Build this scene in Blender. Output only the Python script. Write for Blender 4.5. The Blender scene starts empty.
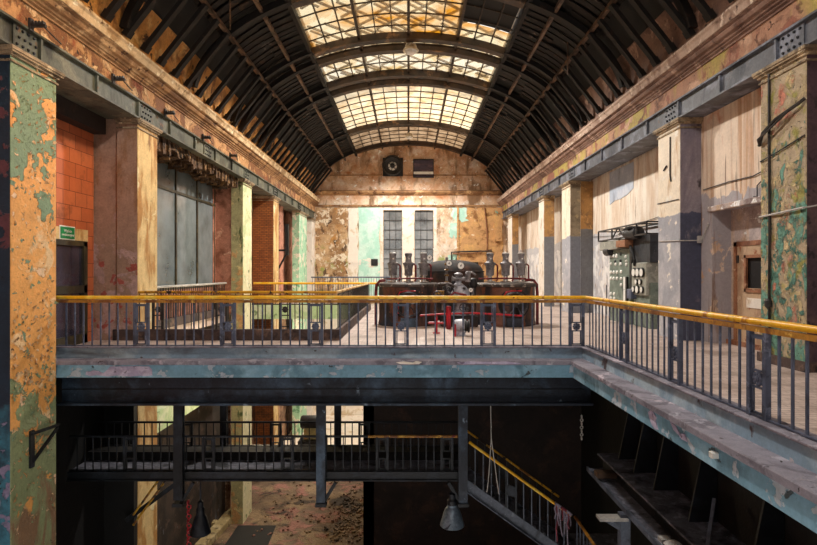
import bpy, bmesh, math, random
from mathutils import Vector, Matrix, noise as mnoise
random.seed(7)
S = bpy.context.scene
COL = S.collection
PI = math.pi
EYE = 1.65          # eye height above the kerb top; gallery floor lies at FL
FL = -0.27
BF = -10.0          # basement floor

# ------------------------------------------------------------------ colours / materials
def lin(h):
    h = h.lstrip('#')
    o = []
    for i in (0, 2, 4):
        v = int(h[i:i+2], 16) / 255
        o.append(v / 12.92 if v <= .04045 else ((v + .055) / 1.055) ** 2.4)
    return (*o, 1)

class NT:
    def __init__(s, name):
        s.m = bpy.data.materials.new(name); s.m.use_nodes = True
        s.t = s.m.node_tree; s.t.nodes.clear()
        s.out = s.n('ShaderNodeOutputMaterial')
        s.geo = s.n('ShaderNodeNewGeometry')
    def n(s, k, **kw):
        x = s.t.nodes.new(k)
        for a, b in kw.items(): setattr(x, a, b)
        return x
    def l(s, a, b): s.t.links.new(a, b)
    def put(s, sock, v):
        if hasattr(v, 'is_output') or isinstance(v, bpy.types.NodeSocket): s.l(v, sock)
        else: sock.default_value = v
    def math(s, op, a, b=0.0, clamp=False):
        x = s.n('ShaderNodeMath', operation=op, use_clamp=clamp)
        s.put(x.inputs[0], a); s.put(x.inputs[1], b); return x.outputs[0]
    def ramp(s, v, a, b, lo=0.0, hi=1.0):
        x = s.n('ShaderNodeMapRange'); x.clamp = True
        s.put(x.inputs[0], v); x.inputs[1].default_value = a; x.inputs[2].default_value = b
        x.inputs[3].default_value = lo; x.inputs[4].default_value = hi
        return x.outputs[0]
    def noise(s, scale, detail=6, rough=.6, stretch=(1, 1, 1), off=0, dist=0.0):
        mp = s.n('ShaderNodeMapping')
        s.l(s.geo.outputs['Position'], mp.inputs[0])
        mp.inputs['Scale'].default_value = stretch
        mp.inputs['Location'].default_value = (off * 3.1, off * 1.7, off * 2.3)
        x = s.n('ShaderNodeTexNoise'); x.inputs['Scale'].default_value = scale
        x.inputs['Detail'].default_value = detail; x.inputs['Roughness'].default_value = rough
        x.inputs['Distortion'].default_value = dist
        s.l(mp.outputs[0], x.inputs['Vector']); return x.outputs[0]
    def mix(s, f, a, b):
        x = s.n('ShaderNodeMix', data_type='RGBA')
        s.put(x.inputs[0], f); s.put(x.inputs[6], a); s.put(x.inputs[7], b); return x.outputs[2]
    def z(s):
        x = s.n('ShaderNodeSeparateXYZ'); s.l(s.geo.outputs['Position'], x.inputs[0]); return x.outputs

def paint(name, base, layers=(), rough=.75, metal=0.0, bump=.25, vary=.25, vscale=3.0, fine=18.0, z0=None, bdist=.03):
    """base colour with tonal variation, then worn layers laid over it: each
    (colour, noise scale, threshold, softness, {stretch, zlo, zhi, off, dist})"""
    t = NT(name)
    b = lin(base)
    dark = tuple(c * (1 - vary) for c in b[:3]) + (1,)
    lite = tuple(min(1, c * (1 + vary)) for c in b[:3]) + (1,)
    v1 = t.noise(vscale, 8, .65)
    col = t.mix(t.ramp(v1, .3, .7), dark, lite)
    v2 = t.noise(vscale * 6, 8, .7, off=31)
    g = vary * .9
    grit = t.ramp(v2, .32, .68, 1 - g, 1 + g)
    h = t.math('MULTIPLY', t.noise(fine, 5, .6), .35)
    for k, L in enumerate(layers):
        c, sc, th, so = L[:4]; kw = L[4] if len(L) > 4 else {}
        n = t.noise(sc, kw.get('detail', 7), kw.get('rough', .6), kw.get('stretch', (1, 1, 1)), kw.get('off', k + 1), kw.get('dist', .4))
        if 'zlo' in kw or 'zhi' in kw:
            zz = t.z()[2]
            w = kw.get('zsoft', .6); a = kw.get('zamp', .35)
            if 'zlo' in kw: n = t.math('ADD', n, t.ramp(zz, kw['zlo'] - w, kw['zlo'] + w, -a, 0))
            if 'zhi' in kw: n = t.math('ADD', n, t.ramp(zz, kw['zhi'] - w, kw['zhi'] + w, 0, -a))
        m = t.ramp(n, th - so, th + so)
        if 'op' in kw: m2 = t.math('MULTIPLY', m, kw['op'])
        else: m2 = m
        cc = lin(c)
        cv = t.mix(t.ramp(t.noise(vscale * 2.3, 6, .6, off=k + 9), .3, .7), tuple(x * (1 - vary) for x in cc[:3]) + (1,), tuple(min(1, x * (1 + vary)) for x in cc[:3]) + (1,))
        col = t.mix(m2, col, cv)
        h = t.math('ADD', h, t.math('MULTIPLY', m, kw.get('h', .6)))
    sc_ = t.n('ShaderNodeVectorMath', operation='SCALE'); t.l(col, sc_.inputs[0]); t.l(grit, sc_.inputs['Scale']); col = sc_.outputs[0]
    p = t.n('ShaderNodeBsdfPrincipled')
    t.l(col, p.inputs['Base Color'])
    p.inputs['Roughness'].default_value = rough
    p.inputs['Metallic'].default_value = metal
    bp = t.n('ShaderNodeBump'); bp.inputs['Strength'].default_value = bump; bp.inputs['Distance'].default_value = bdist
    t.l(h, bp.inputs['Height']); t.l(bp.outputs[0], p.inputs['Normal'])
    t.l(p.outputs[0], t.out.inputs[0])
    return t.m

def tiles(name, c1, c2, mortar, w, h, axes='YZ', gap=.012, rough=.6, dirt='#2a1a12', dth=.62, bias=0.0, squash=None, msmooth=.2):
    t = NT(name)
    xyz = t.z()
    cb = t.n('ShaderNodeCombineXYZ')
    t.l(xyz['XYZ'.index(axes[0])], cb.inputs[0]); t.l(xyz['XYZ'.index(axes[1])], cb.inputs[1])
    br = t.n('ShaderNodeTexBrick')
    t.l(cb.outputs[0], br.inputs['Vector'])
    br.inputs['Color1'].default_value = lin(c1); br.inputs['Color2'].default_value = lin(c2); br.inputs['Mortar'].default_value = lin(mortar)
    br.inputs['Scale'].default_value = 1; br.inputs['Mortar Size'].default_value = gap; br.inputs['Mortar Smooth'].default_value = msmooth
    br.inputs['Brick Width'].default_value = w; br.inputs['Row Height'].default_value = h; br.inputs['Bias'].default_value = bias
    v = t.ramp(t.noise(2.2, 8, .7), .3, .75)
    col = t.mix(t.math('MULTIPLY', v, .35), br.outputs['Color'], lin(dirt))
    col = t.mix(t.math('MULTIPLY', t.ramp(t.noise(1.1, 8, .65, off=5), dth - .05, dth + .08), .7), col, lin(dirt))
    p = t.n('ShaderNodeBsdfPrincipled'); t.l(col, p.inputs['Base Color']); p.inputs['Roughness'].default_value = rough
    bp = t.n('ShaderNodeBump'); bp.inputs['Strength'].default_value = .35; bp.inputs['Distance'].default_value = .02
    hh = t.math('ADD', t.math('MULTIPLY', br.outputs['Fac'], -1.0), t.math('MULTIPLY', t.noise(25, 5, .6), .5))
    t.l(hh, bp.inputs['Height']); t.l(bp.outputs[0], p.inputs['Normal']); t.l(p.outputs[0], t.out.inputs[0])
    return t.m

def pane_glass(name, clear, tint, stain, thr=.5, transl=True, scale=1.3, rough=.3):
    """dirty glass: partly clear, partly a translucent film of grime"""
    t = NT(name)
    m = t.ramp(t.noise(scale, 6, .6, dist=.5), thr - .12, thr + .12)
    col = t.mix(m, lin(tint), lin(stain))
    tr = t.n('ShaderNodeBsdfTransparent'); t.l(col, tr.inputs[0])
    tl = t.n('ShaderNodeBsdfTranslucent'); t.l(col, tl.inputs[0])
    df = t.n('ShaderNodeBsdfDiffuse'); t.l(col, df.inputs[0])
    gl = t.n('ShaderNodeBsdfGlossy'); gl.inputs['Roughness'].default_value = rough
    a = t.n('ShaderNodeMixShader'); a.inputs[0].default_value = .12; t.l(tl.outputs[0], a.inputs[1]); t.l(df.outputs[0], a.inputs[2])
    b = t.n('ShaderNodeMixShader'); b.inputs[0].default_value = clear; t.l(a.outputs[0], b.inputs[1]); t.l(tr.outputs[0], b.inputs[2])
    c = t.n('ShaderNodeMixShader'); c.inputs[0].default_value = .05; t.l(b.outputs[0], c.inputs[1]); t.l(gl.outputs[0], c.inputs[2])
    t.l(c.outputs[0], t.out.inputs[0]); return t.m

M = {}
# big left column
M['col_orange'] = paint('orange_plaster_with_green_paint', '#e8a458', [
    ('#ecc592', 1.6, .58, .03, dict(h=.2)),
    ('#7d9474', 1.5, .40, .006, dict(zlo=3.0, zsoft=1.6, zamp=.34, h=1.0, rough=.55)),
    ('#8a946a', 1.9, .41, .008, dict(zhi=-.5, zsoft=1.2, zamp=.34, h=1.0, off=8)),
    ('#7d9474', 3.0, .64, .006, dict(h=1.0, off=17)),
    ('#8a6a4e', 2.2, .50, .05, dict(zhi=-2.0, zsoft=1.2, zamp=.4, stretch=(1, 1, .25), h=.2)),
    ('#4b2f1e', 6.5, .68, .01, dict(h=-.8)),
    ('#edc59c', 4.0, .65, .008, dict(h=1.2, off=14))], bump=1.0, vary=.14, vscale=2.0, rough=.6, bdist=.05)
M['col_blue'] = paint('dark_blue_paint', '#1f3345', [
    ('#3f7f96', 1.0, .40, .08, dict(zhi=-1.0, zsoft=1.6, zamp=.3, h=0)),
    ('#6a4048', 1.6, .58, .01, dict(zlo=1.0, zsoft=1, zamp=.2, h=.8)),
    ('#8d86a6', 1.7, .60, .008, dict(zhi=-.5, zsoft=1.2, zamp=.3, h=1.0, off=6)),
    ('#10151d', 5, .66, .01, dict(h=-.8))], bump=.8, vary=.2, rough=.6)
M['col_cream'] = paint('cream_ochre_plaster', '#e2c48a', [
    ('#bb8748', 2.0, .52, .05, dict(stretch=(1, 1, .3), h=0)),
    ('#8a5c33', 2.6, .60, .04, dict(stretch=(1, 1, .35), zlo=3.5, zamp=.25, zsoft=2)),
    ('#f0dfb0', 1.5, .62, .02, {}),
    ('#5a3a22', 6, .72, .01, dict(h=-.6))], bump=.5, vary=.15)
M['col_mauve'] = paint('mauve_peeling_plaster', '#a58672', [
    ('#b99a92', 1.4, .50, .02, dict(zhi=2.8, zsoft=.8, zamp=.2, h=.5)),
    ('#a8564a', 2.2, .60, .01, dict(zhi=2.5, zsoft=.6, zamp=.3, off=5)),
    ('#8f6a4c', 2.0, .55, .06, dict(stretch=(1, 1, .3), zlo=2.8, zamp=.2, h=0)),
    ('#c8a88e', 4.0, .70, .01, dict(h=.8))], bump=.6, vary=.2)
M['col_green_tan'] = paint('green_paint_over_tan_plaster', '#b3a084', [
    ('#cbb588', 3.0, .54, .05, {}),
    ('#6b9c8a', 2.6, .51, .02, dict(zhi=3.9, zsoft=1.4, zamp=.16, h=.8, stretch=(1, 1, .6))),
    ('#548474', 5.0, .58, .02, dict(h=.8, off=4, zhi=4, zamp=.12)),
    ('#a09a50', 2.6, .60, .05, dict(h=0)),
    ('#c9826a', 2.0, .63, .03, dict(h=.4)),
    ('#4a4a38', 9, .66, .02, dict(h=-.6)),
    ('#e2d2b0', 7, .66, .02, dict(h=.6, off=22))], bump=1.0, vary=.22, vscale=6, bdist=.05)
M['col_darkplum'] = paint('dark_plum_paint', '#4a3640', [('#5f4a4a', 1.5, .55, .05, {}), ('#2e2026', 3, .6, .03, {}), ('#7b5a50', 5, .70, .01, {})], bump=.5)
M['col_white_grey'] = paint('cream_limewash_with_grey_base', '#ecdfca', [
    ('#c8a67c', 1.6, .60, .06, dict(stretch=(1, 1, .4), h=0)),
    ('#a2a3ab', 1.0, .36, .03, dict(zhi=3.4, zsoft=.12, zamp=.6, h=.1)),
    ('#b7b6bb', 1.6, .52, .06, dict(zhi=3.0, zsoft=.3, zamp=.6, h=.1)),
    ('#efe8dc', 2.3, .62, .02, {}),
    ('#5e4a3a', 6, .73, .01, dict(h=-.5))], bump=.4, vary=.1)
M['col_slate'] = paint('slate_violet_paint', '#6f6672', [
    ('#8c8288', 1.3, .55, .06, dict(stretch=(1, 1, .3), h=0)),
    ('#474a5e', 1.0, .36, .03, dict(zhi=3.4, zsoft=.12, zamp=.6, h=.1)),
    ('#3b3236', 3, .65, .04, dict(stretch=(1, 1, .3), h=0))], bump=.35, vary=.15)
M['col_tan_grey'] = paint('ochre_plaster_grey_dado', '#b78a52', [
    ('#8e6d4a', 1.7, .55, .06, dict(h=0)),
    ('#c99c62', 2.4, .62, .02, {}),
    ('#77777a', .9, .30, .03, dict(zhi=3.75, zsoft=.1, zamp=.7, h=.1)),
    ('#4d3a2a', 6, .72, .01, dict(h=-.5))], bump=.4, vary=.15)
M['col_taupe'] = paint('taupe_plaster_grey_dado', '#8a7a62', [('#6b5c48', 1.7, .55, .06, dict(h=0)), ('#a8926e', 2.4, .60, .03, {}), ('#6e7078', .9, .30, .03, dict(zhi=3.4, zsoft=.1, zamp=.7, h=.1)), ('#4d3a2a', 6, .70, .01, dict(h=-.5))], bump=.4, vary=.15)
M['col_white'] = paint('white_flaking_limewash', '#eee6da', [
    ('#c9b295', 2.0, .60, .04, dict(stretch=(1, 1, .5))), ('#9aa39a', 2.6, .66, .02, {}), ('#56463a', 5.5, .70, .01, dict(h=-.5))], bump=.4, vary=.08)
M['col_yellowgreen'] = paint('pale_yellow_green_paint', '#e4dcb2', [
    ('#b9c795', 1.5, .52, .03, dict(zlo=2, zsoft=2, zamp=.15)), ('#efe7c6', 2.0, .58, .02, {}), ('#7d8a55', 3.2, .64, .01, {}), ('#7a4f30', 6, .71, .01, dict(h=-.5))], bump=.5, vary=.12)
M['col_green'] = paint('sage_green_paint', '#a09a70', [
    ('#b98f5e', 1.5, .54, .02, dict(zhi=3, zsoft=1.5, zamp=.25)), ('#c5b27c', 2.2, .60, .02, {}), ('#4d5a33', 2.4, .62, .03, dict(stretch=(1, 1, .4)))], bump=.5)
M['col_brown'] = tiles('brown_glazed_brick', '#a8642e', '#8a4c20', '#4a2a14', .26, .1, 'XZ', .012, .5)
M['col_mint'] = paint('mint_paint_flaking', '#a9d6b4', [
    ('#e9e4cf', 1.8, .54, .02, dict(h=.6)), ('#6fa57f', 2.2, .60, .02, {}), ('#4f4a36', 6, .68, .01, dict(h=-.5))], bump=.5, vary=.12)
M['capital'] = paint('grey_tan_capital', '#a08c70', [('#6f5f4b', 2.5, .54, .05, {}), ('#c7b493', 4, .60, .02, {}), ('#4a3d30', 6, .66, .02, {})], bump=.6)
# walls
M['red_tile'] = tiles('red_clay_blocks', '#d87a4c', '#c4673c', '#7d3a22', .52, .38, 'YZ', .010, .6, '#6a3a24', .60)
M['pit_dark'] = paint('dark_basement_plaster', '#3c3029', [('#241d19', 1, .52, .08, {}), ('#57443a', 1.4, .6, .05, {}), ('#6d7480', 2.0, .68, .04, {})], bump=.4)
M['wall_l'] = paint('pink_plaster', '#b57d68', [('#8d5a45', 1.3, .54, .05, {}), ('#d3a48c', 2.2, .62, .02, {}), ('#6b4636', 2, .56, .05, dict(zlo=4.2, zamp=.3, zsoft=.8))], bump=.4)
M['wall_r'] = paint('rust_streaked_cream_wall', '#f0e6d8', [
    ('#d9c2aa', 2.2, .52, .08, dict(stretch=(1, 1, .18), h=0)),
    ('#c08a60', 1.8, .60, .07, dict(stretch=(1, 1.6, .12), zlo=4.4, zsoft=1.4, zamp=.25, h=0)),
    ('#c9c8cb', 1.1, .38, .03, dict(zhi=3.5, zsoft=.2, zamp=.6, h=.15)),
    ('#eeecea', 1.8, .50, .05, dict(zhi=3.1, zsoft=.2, zamp=.6, h=.1)),
    ('#8a6644', 4.5, .65, .06, dict(stretch=(1, 2, .2), h=0)), ('#6d5a4a', 7, .69, .02, dict(h=-.4))], bump=.3, vary=.05)
M['wall_r_near'] = paint('rust_streaked_wall_grey_dado', '#e6d2bd', [
    ('#c9a282', 2.0, .54, .07, dict(stretch=(1, 2.2, .1), h=0)),
    ('#c67a52', 1.0, .52, .07, dict(stretch=(1, 1, .5), zlo=4.9, zsoft=.8, zamp=.3, h=0)),
    ('#aca6aa', 1.6, .40, .015, dict(zhi=3.85, zsoft=.3, zamp=.5, h=.2)),
    ('#7d5e4a', 3.4, .62, .05, dict(stretch=(1, 2.5, .12), h=0))], bump=.3, vary=.09)
M['recess'] = paint('grey_mauve_recess', '#b5a7a4', [
    ('#c4a98e', 1.5, .56, .06, dict(stretch=(1, 1, .3))), ('#6f5a55', 1.2, .55, .08, dict(zlo=2.8, zamp=.3, zsoft=.6, h=0)),
    ('#f6f3ee', 2.2, .575, .004, dict(zlo=2.6, zsoft=.05, zamp=.6, h=1.0, off=2))], bump=.35)
M['back'] = paint('weathered_ochre_limewash', '#f0e4d2', [
    ('#dcb48a', .6, .52, .16, dict(h=0)),
    ('#f4ece2', 1.1, .56, .06, dict(off=7)),
    ('#b08a64', 1.6, .62, .12, dict(h=.1)),
    ('#d2a682', .8, .46, .2, dict(zlo=7.3, zsoft=.4, zamp=.4, h=0, off=19)),
    ('#b5713c', 1.8, .60, .14, dict(zlo=7.3, zsoft=.5, zamp=.2, h=0)),
    ('#8b6a4c', 1.0, .56, .05, dict(stretch=(1, 1, .35), off=15, h=0)),
    ('#a3ae6a', .6, .64, .05, dict(off=21, h=0, zhi=6.5)),
    ('#5a4130', 5.0, .68, .02, dict(h=-.5)),
    ('#fbf5ec', 3.2, .64, .01, dict(h=.8, off=12))], bump=.6, vary=.12, vscale=2.6, bdist=.06)
M['back_brown'] = paint('gritty_brown_limewash', '#c2a078', [
    ('#9a744e', 1.2, .52, .05, {}), ('#e6d5bc', 1.6, .56, .02, dict(h=.6)), ('#b98448', 1.0, .60, .05, dict(off=5)), ('#8f9c4c', .8, .60, .05, dict(zhi=4.5, zsoft=1.5, zamp=.2, h=0)), ('#5e442e', 2.6, .60, .03, dict(stretch=(1, 1, .5), h=-.4)), ('#f2e9da', 4, .66, .01, dict(h=.8, off=12))], bump=.7, vary=.2, vscale=3)
M['mint_patch'] = paint('mint_wall_paint', '#b4e2d2', [('#d2efe3', 1.0, .52, .05, {}), ('#efe9dc', 1.1, .58, .015, dict(zhi=4.0, zsoft=1.5, zamp=.2)), ('#6b7a66', 5, .71, .01, {})], bump=.3, vary=.08)
M['ochre_patch'] = paint('ochre_wall_paint', '#cfa06c', [('#dcae70', 1.0, .54, .04, {}), ('#8f6138', 1.4, .58, .05, {}), ('#6fb09b', .9, .64, .01, dict(zlo=5.5, zamp=.3)), ('#efdfc0', 1.6, .64, .02, {})], bump=.4, vary=.15)
M['white_patch'] = paint('whitewashed_plaster', '#f0e6da', [('#d9c5a9', 1.2, .58, .04, {}), ('#b98b60', 2.5, .68, .02, {})], bump=.3, vary=.06)
M['brown_wall'] = paint('sooty_brown_plaster', '#2a1d17', [('#1c1310', 1, .5, .1, {}), ('#3d281e', 1.2, .6, .05, {})], bump=.4)  # base darkened further for the shade under the gallery
M['soot_shade'] = paint('soot_and_shade_black', '#0b0908', [('#070606', 1, .5, .1, {}), ('#150f0c', 1.5, .64, .05, {})], bump=.4)  # near-black base also paints the shade under the gallery
M['pit_wall'] = paint('basement_plaster', '#8a6a55', [('#b08a70', 1.0, .5, .05, {}), ('#5a3d2d', 1.3, .56, .05, {}), ('#c9b59a', 1.8, .62, .03, {})], bump=.5)
M['green_slab'] = paint('pale_green_wall_paint', '#b9cf9c', [('#d3dcb8', 1.2, .52, .04, {}), ('#7f9a6a', 2.2, .62, .03, {}), ('#8b7a5a', 4, .70, .01, {})], bump=.3, vary=.1)
M['rubble'] = paint('earth_and_rubble_floor', '#6d5844', [('#8e7658', .7, .5, .06, {}), ('#9a6a5c', 1.1, .56, .05, dict(off=3)), ('#3a2e24', .9, .58, .05, {}), ('#c2b39a', 7, .68, .02, dict(h=1))], bump=1.0, vary=.25, vscale=5, bdist=.08)
M['floor'] = tiles('worn_pale_floor_blocks', '#e0d0c6', '#c8b4aa', '#97847c', .32, .11, 'XY', .008, .5, '#8a7468', .56)
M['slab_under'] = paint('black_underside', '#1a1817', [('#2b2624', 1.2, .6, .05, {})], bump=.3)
M['curb'] = paint('blue_grey_painted_kerb', '#8fabc0', [
    ('#b6ccd8', 1.0, .52, .05, dict(h=0)), ('#76838f', 1.6, .58, .05, dict(stretch=(.3, .3, 1), h=0)), ('#5d5458', 2.6, .64, .02, {}), ('#c6c2c8', 3.2, .68, .01, {})], bump=.35, vary=.12)
M['curb_top'] = paint('dusty_violet_grey_ledge', '#8c8894', [('#6c6874', 2.0, .54, .05, {}), ('#a6a2ae', 3.5, .60, .03, {}), ('#3f383c', 9, .66, .01, dict(h=-.6)), ('#c8bcc8', 1.2, .66, .02, {})], bump=.7, vary=.15, vscale=8)
M['fascia'] = paint('teal_fascia_paint', '#7fabc2', [
    ('#9cc4d8', 1.0, .52, .05, dict(h=0)), ('#6890a4', 1.4, .56, .05, dict(h=0)), ('#bcc8d4', 2.6, .60, .01, dict(h=.9)), ('#46555c', 3.4, .66, .01, dict(h=-.6))], bump=.6, vary=.12)
M['bare'] = paint('bare_lavender_plaster', '#b3a8c4', [('#cfc5da', 4, .52, .05, {}), ('#7d7288', 7, .62, .02, dict(h=-.5))], bump=.5, vary=.1, vscale=12)
M['dark_kerb'] = paint('brown_black_kerb_paint', '#4a3a36', [('#6b5448', 1.3, .56, .04, {}), ('#2a2020', 2, .58, .04, {}), ('#c8aa8a', 4, .72, .01, {})], bump=.4)
M['frieze_l'] = paint('peeling_ochre_frieze', '#b98a5a', [('#7e5231', 1.5, .50, .03, dict(h=.6)), ('#d6b184', 2.0, .58, .015, dict(h=.9)), ('#8f4e2c', 1.1, .60, .05, {}), ('#3d2717', 5, .66, .01, dict(h=-.8))], bump=.9, vary=.2, vscale=6, bdist=.05)
M['mould_l'] = paint('brown_cornice_plaster', '#a97f55', [('#7a5535', 1.0, .52, .06, {}), ('#cda678', 1.4, .60, .03, {}), ('#57341f', 2.5, .62, .02, {})], bump=.5, vary=.2)
M['frieze_r'] = paint('pink_and_yellow_frieze', '#a57b62', [('#a89550', .5, .52, .03, dict(h=.4, dist=0, stretch=(1, 1, .4), detail=4)), ('#8d5a48', .8, .55, .02, dict(h=.3, off=11)), ('#c09a80', .9, .58, .03, {}), ('#6d4a3a', 1.4, .60, .03, {}), ('#3d2b22', 4, .68, .01, dict(h=-.8))], bump=.8, vary=.2, bdist=.05)
M['mould_r'] = paint('mauve_brown_cornice', '#8d6f60', [('#6a4e42', 1.0, .52, .06, {}), ('#b59684', 1.5, .60, .03, {}), ('#4a352c', 2.5, .64, .02, {})], bump=.5, vary=.2)
M['band_l'] = paint('lit_cornice_edge', '#d2b68e', [('#a5835a', 1.5, .54, .05, {}), ('#ead9b8', 3, .60, .02, {}), ('#6a4c30', 4, .64, .02, {})], bump=.5, vary=.15)  # lighter colour paints the lit top band of the cornice
M['band_r'] = paint('lit_mauve_cornice_edge', '#b39a88', [('#8a6e5e', 1.5, .54, .05, {}), ('#d6c3b0', 3, .60, .02, {}), ('#5a443a', 4, .64, .02, {})], bump=.5, vary=.15)  # same painted lit band on the mauve side
M['attic'] = paint('orange_brown_attic_plaster', '#d49a54', [('#8f6034', 1.6, .55, .06, {}), ('#ecc07c', 1.6, .60, .04, {}), ('#4a2f1b', 2.2, .62, .02, {})], bump=.5, vary=.2)
M['beam_l'] = paint('grey_green_girder_paint', '#55584c', [('#706f5e', 1.2, .55, .05, {}), ('#35342b', 1.6, .58, .05, dict(stretch=(1, 1, .4))), ('#6a4a30', 3, .66, .02, {})], rough=.55, bump=.3)
M['beam_r'] = paint('blue_grey_girder_paint', '#5a5c62', [('#7e828e', 1.2, .55, .05, {}), ('#3e414a', 1.6, .58, .05, dict(stretch=(1, 1, .4))), ('#6a5548', 3, .68, .02, {})], rough=.55, bump=.3)
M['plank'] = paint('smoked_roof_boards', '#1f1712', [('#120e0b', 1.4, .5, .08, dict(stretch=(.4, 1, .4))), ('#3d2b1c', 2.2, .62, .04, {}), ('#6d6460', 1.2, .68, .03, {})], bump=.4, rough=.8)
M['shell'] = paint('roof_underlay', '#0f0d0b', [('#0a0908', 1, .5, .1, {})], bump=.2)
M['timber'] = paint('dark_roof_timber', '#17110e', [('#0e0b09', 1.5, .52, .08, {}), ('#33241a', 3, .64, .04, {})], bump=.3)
M['purlin'] = paint('brown_iron_purlin', '#6d5440', [('#33261d', 1.6, .52, .08, {}), ('#8a6a50', 3, .62, .04, {})], rough=.5, bump=.3)
M['rib'] = paint('rusty_brown_roof_rib', '#4a3626', [('#2c2018', 1.2, .52, .08, {}), ('#7a5a3c', 1.8, .62, .04, {})], rough=.55, bump=.3)
M['bar'] = paint('dark_glazing_bar', '#33261a', [('#54402a', 2, .58, .05, {})], rough=.6, bump=.2)
M['glass_amber'] = pane_glass('amber_stained_skylight_glass', .8, '#f0e2c0', '#d8931e', .52, scale=.55)
M['glass_pale'] = pane_glass('pale_grimy_skylight_glass', .8, '#f5ecd8', '#d9b46c', .55, scale=.7)
M['glass_white'] = pane_glass('frosted_skylight_glass', .15, '#d9ccb4', '#b89a72', .54, scale=.9)
M['glass_brown'] = pane_glass('brown_glass_for_boards', .05, '#8f7c68', '#5d4a38', .5, scale=1.2)  # dim brown panes stand in for roof boards over the last bay
M['lattice'] = paint('outer_roof_bracing', '#4f3d24', [('#705836', 2, .55, .05, {})], bump=.2)
M['yellow'] = paint('yellow_rail_paint', '#f4b51c', [
    ('#fad050', 3, .55, .05, dict(h=0)), ('#c07a14', 4, .62, .03, {}), ('#7a3a1a', 6, .70, .01, dict(h=-.6))], rough=.4, bump=.3, vary=.1)
M['yellow_worn'] = paint('worn_yellow_rail_paint', '#d19a1c', [
    ('#8e5a1c', 3, .56, .03, {}), ('#2e1d14', 2.2, .60, .01, dict(h=-.8)), ('#edcf6a', 5, .66, .02, {})], rough=.45, bump=.4, vary=.15)
M['rail_bar'] = paint('orange_brown_flat_bar', '#b07a28', [('#7a4a20', 3, .54, .04, {}), ('#dcab48', 5, .62, .02, {}), ('#8d3a34', 1.2, .70, .01, {})], rough=.5, bump=.3)
M['iron'] = paint('slate_blue_iron', '#535b70', [('#3c4252', 3, .56, .05, {}), ('#727b90', 6, .62, .03, {}), ('#4a3428', 7, .70, .01, {})], rough=.45, bump=.2, vary=.12)
M['iron_dark'] = paint('dark_brown_iron', '#33302f', [('#1f1d1d', 3, .56, .05, {}), ('#54453a', 6, .64, .03, {})], rough=.5, bump=.2)
M['girder'] = paint('blue_black_steel', '#2a303c', [('#4a5c70', .9, .56, .08, {}), ('#242832', 1.4, .55, .06, {}), ('#7d8ea0', 4, .68, .03, {})], rough=.45, bump=.3, metal=.2)
M['steel_black'] = paint('black_grimy_steel', '#171a21', [('#282d38', 1.5, .58, .06, {}), ('#0c0e12', 2, .55, .06, {}), ('#7a7f8a', 8, .71, .02, {})], rough=.5, bump=.3, metal=.1)
M['dusty'] = paint('dust_covered_steel', '#5c5c66', [('#7c7b86', 5, .55, .05, {}), ('#222228', 2, .58, .05, {}), ('#c9c6cc', 11, .72, .01, dict(h=1))], bump=.5)
M['tank_rust'] = paint('rust_brown_tank', '#6f4636', [
    ('#2e2a2c', 1.2, .50, .08, dict(h=0, stretch=(1, 1, .4))), ('#7f4a30', 2.0, .58, .04, dict(stretch=(1, 1, .3), h=0)), ('#27303c', .9, .58, .05, dict(zhi=.4, zamp=.15, h=0)), ('#96654a', 6, .68, .02, {})], rough=.5, bump=.3, metal=.25)
M['tank_top'] = paint('dusty_tank_lid', '#4a403a', [('#2a2524', 2.2, .55, .05, {}), ('#a3958a', 4, .62, .03, {})], rough=.6, bump=.3)
M['vessel'] = paint('black_brown_vessel', '#211d1c', [('#4b3026', 1.0, .55, .08, dict(h=0)), ('#1d1c1f', 1.6, .55, .06, dict(h=0)), ('#3c3634', 3, .68, .03, {})], rough=.8, bump=.2, metal=0.0)
M['valve'] = paint('grey_cast_iron_valve', '#8a8688', [('#5d5a5e', 3, .56, .05, {}), ('#b4b0b0', 5, .62, .03, {}), ('#3f3030', 7, .69, .02, {})], rough=.45, bump=.3, metal=.2)
M['pump'] = paint('pale_grey_pump_casting', '#b4b5c0', [('#74737c', 2.5, .55, .05, {}), ('#c9c8cc', 4, .62, .03, {}), ('#4a3c3a', 6, .68, .02, {})], rough=.45, bump=.35, metal=.15)
M['chrome'] = paint('bright_stem_metal', '#d6d0ca', [('#9a948e', 6, .6, .05, {})], rough=.25, bump=.1, metal=.7)
M['brass'] = paint('dull_brass', '#a07a3c', [('#5a4020', 6, .56, .05, {})], rough=.35, bump=.1, metal=.6)
M['red'] = paint('red_pipe_paint', '#b5182a', [('#7f1420', 4, .58, .05, {}), ('#d8505a', 5, .66, .03, {})], rough=.35, bump=.15)
M['red_dark'] = paint('dull_maroon_pipe', '#7a2026', [('#4b161b', 4, .56, .05, {})], rough=.45, bump=.15)
M['dial'] = paint('white_dial_face', '#f3f1ec', [('#d9d4ca', 8, .66, .03, {})], rough=.3, bump=0, vary=.03)
M['wheel'] = paint('worn_grey_handwheel', '#34343a', [('#77777c', 5, .58, .04, {}), ('#1d1d20', 4, .58, .04, {})], rough=.35, bump=.15, metal=.3)
M['black'] = paint('black_rubber', '#141416', [('#26262a', 4, .6, .05, {})], rough=.5, bump=.15)
M['panel_green'] = paint('grey_green_switchboard', '#6d7a70', [('#818c80', 1.5, .55, .05, {}), ('#4e5850', 2.2, .60, .04, {}), ('#a39a84', 6, .70, .02, {})], rough=.5, bump=.2)
M['panel_pale'] = paint('pale_grey_switch_panel', '#9a9a90', [('#85857b', 2, .55, .05, {}), ('#b4b1a4', 5, .62, .03, {})], rough=.5, bump=.2)
M['panel_dark'] = paint('dark_slate_cabinet', '#34373d', [('#22252a', 2, .55, .05, {}), ('#4d4e52', 5, .64, .03, {})], rough=.5, bump=.2)
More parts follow.
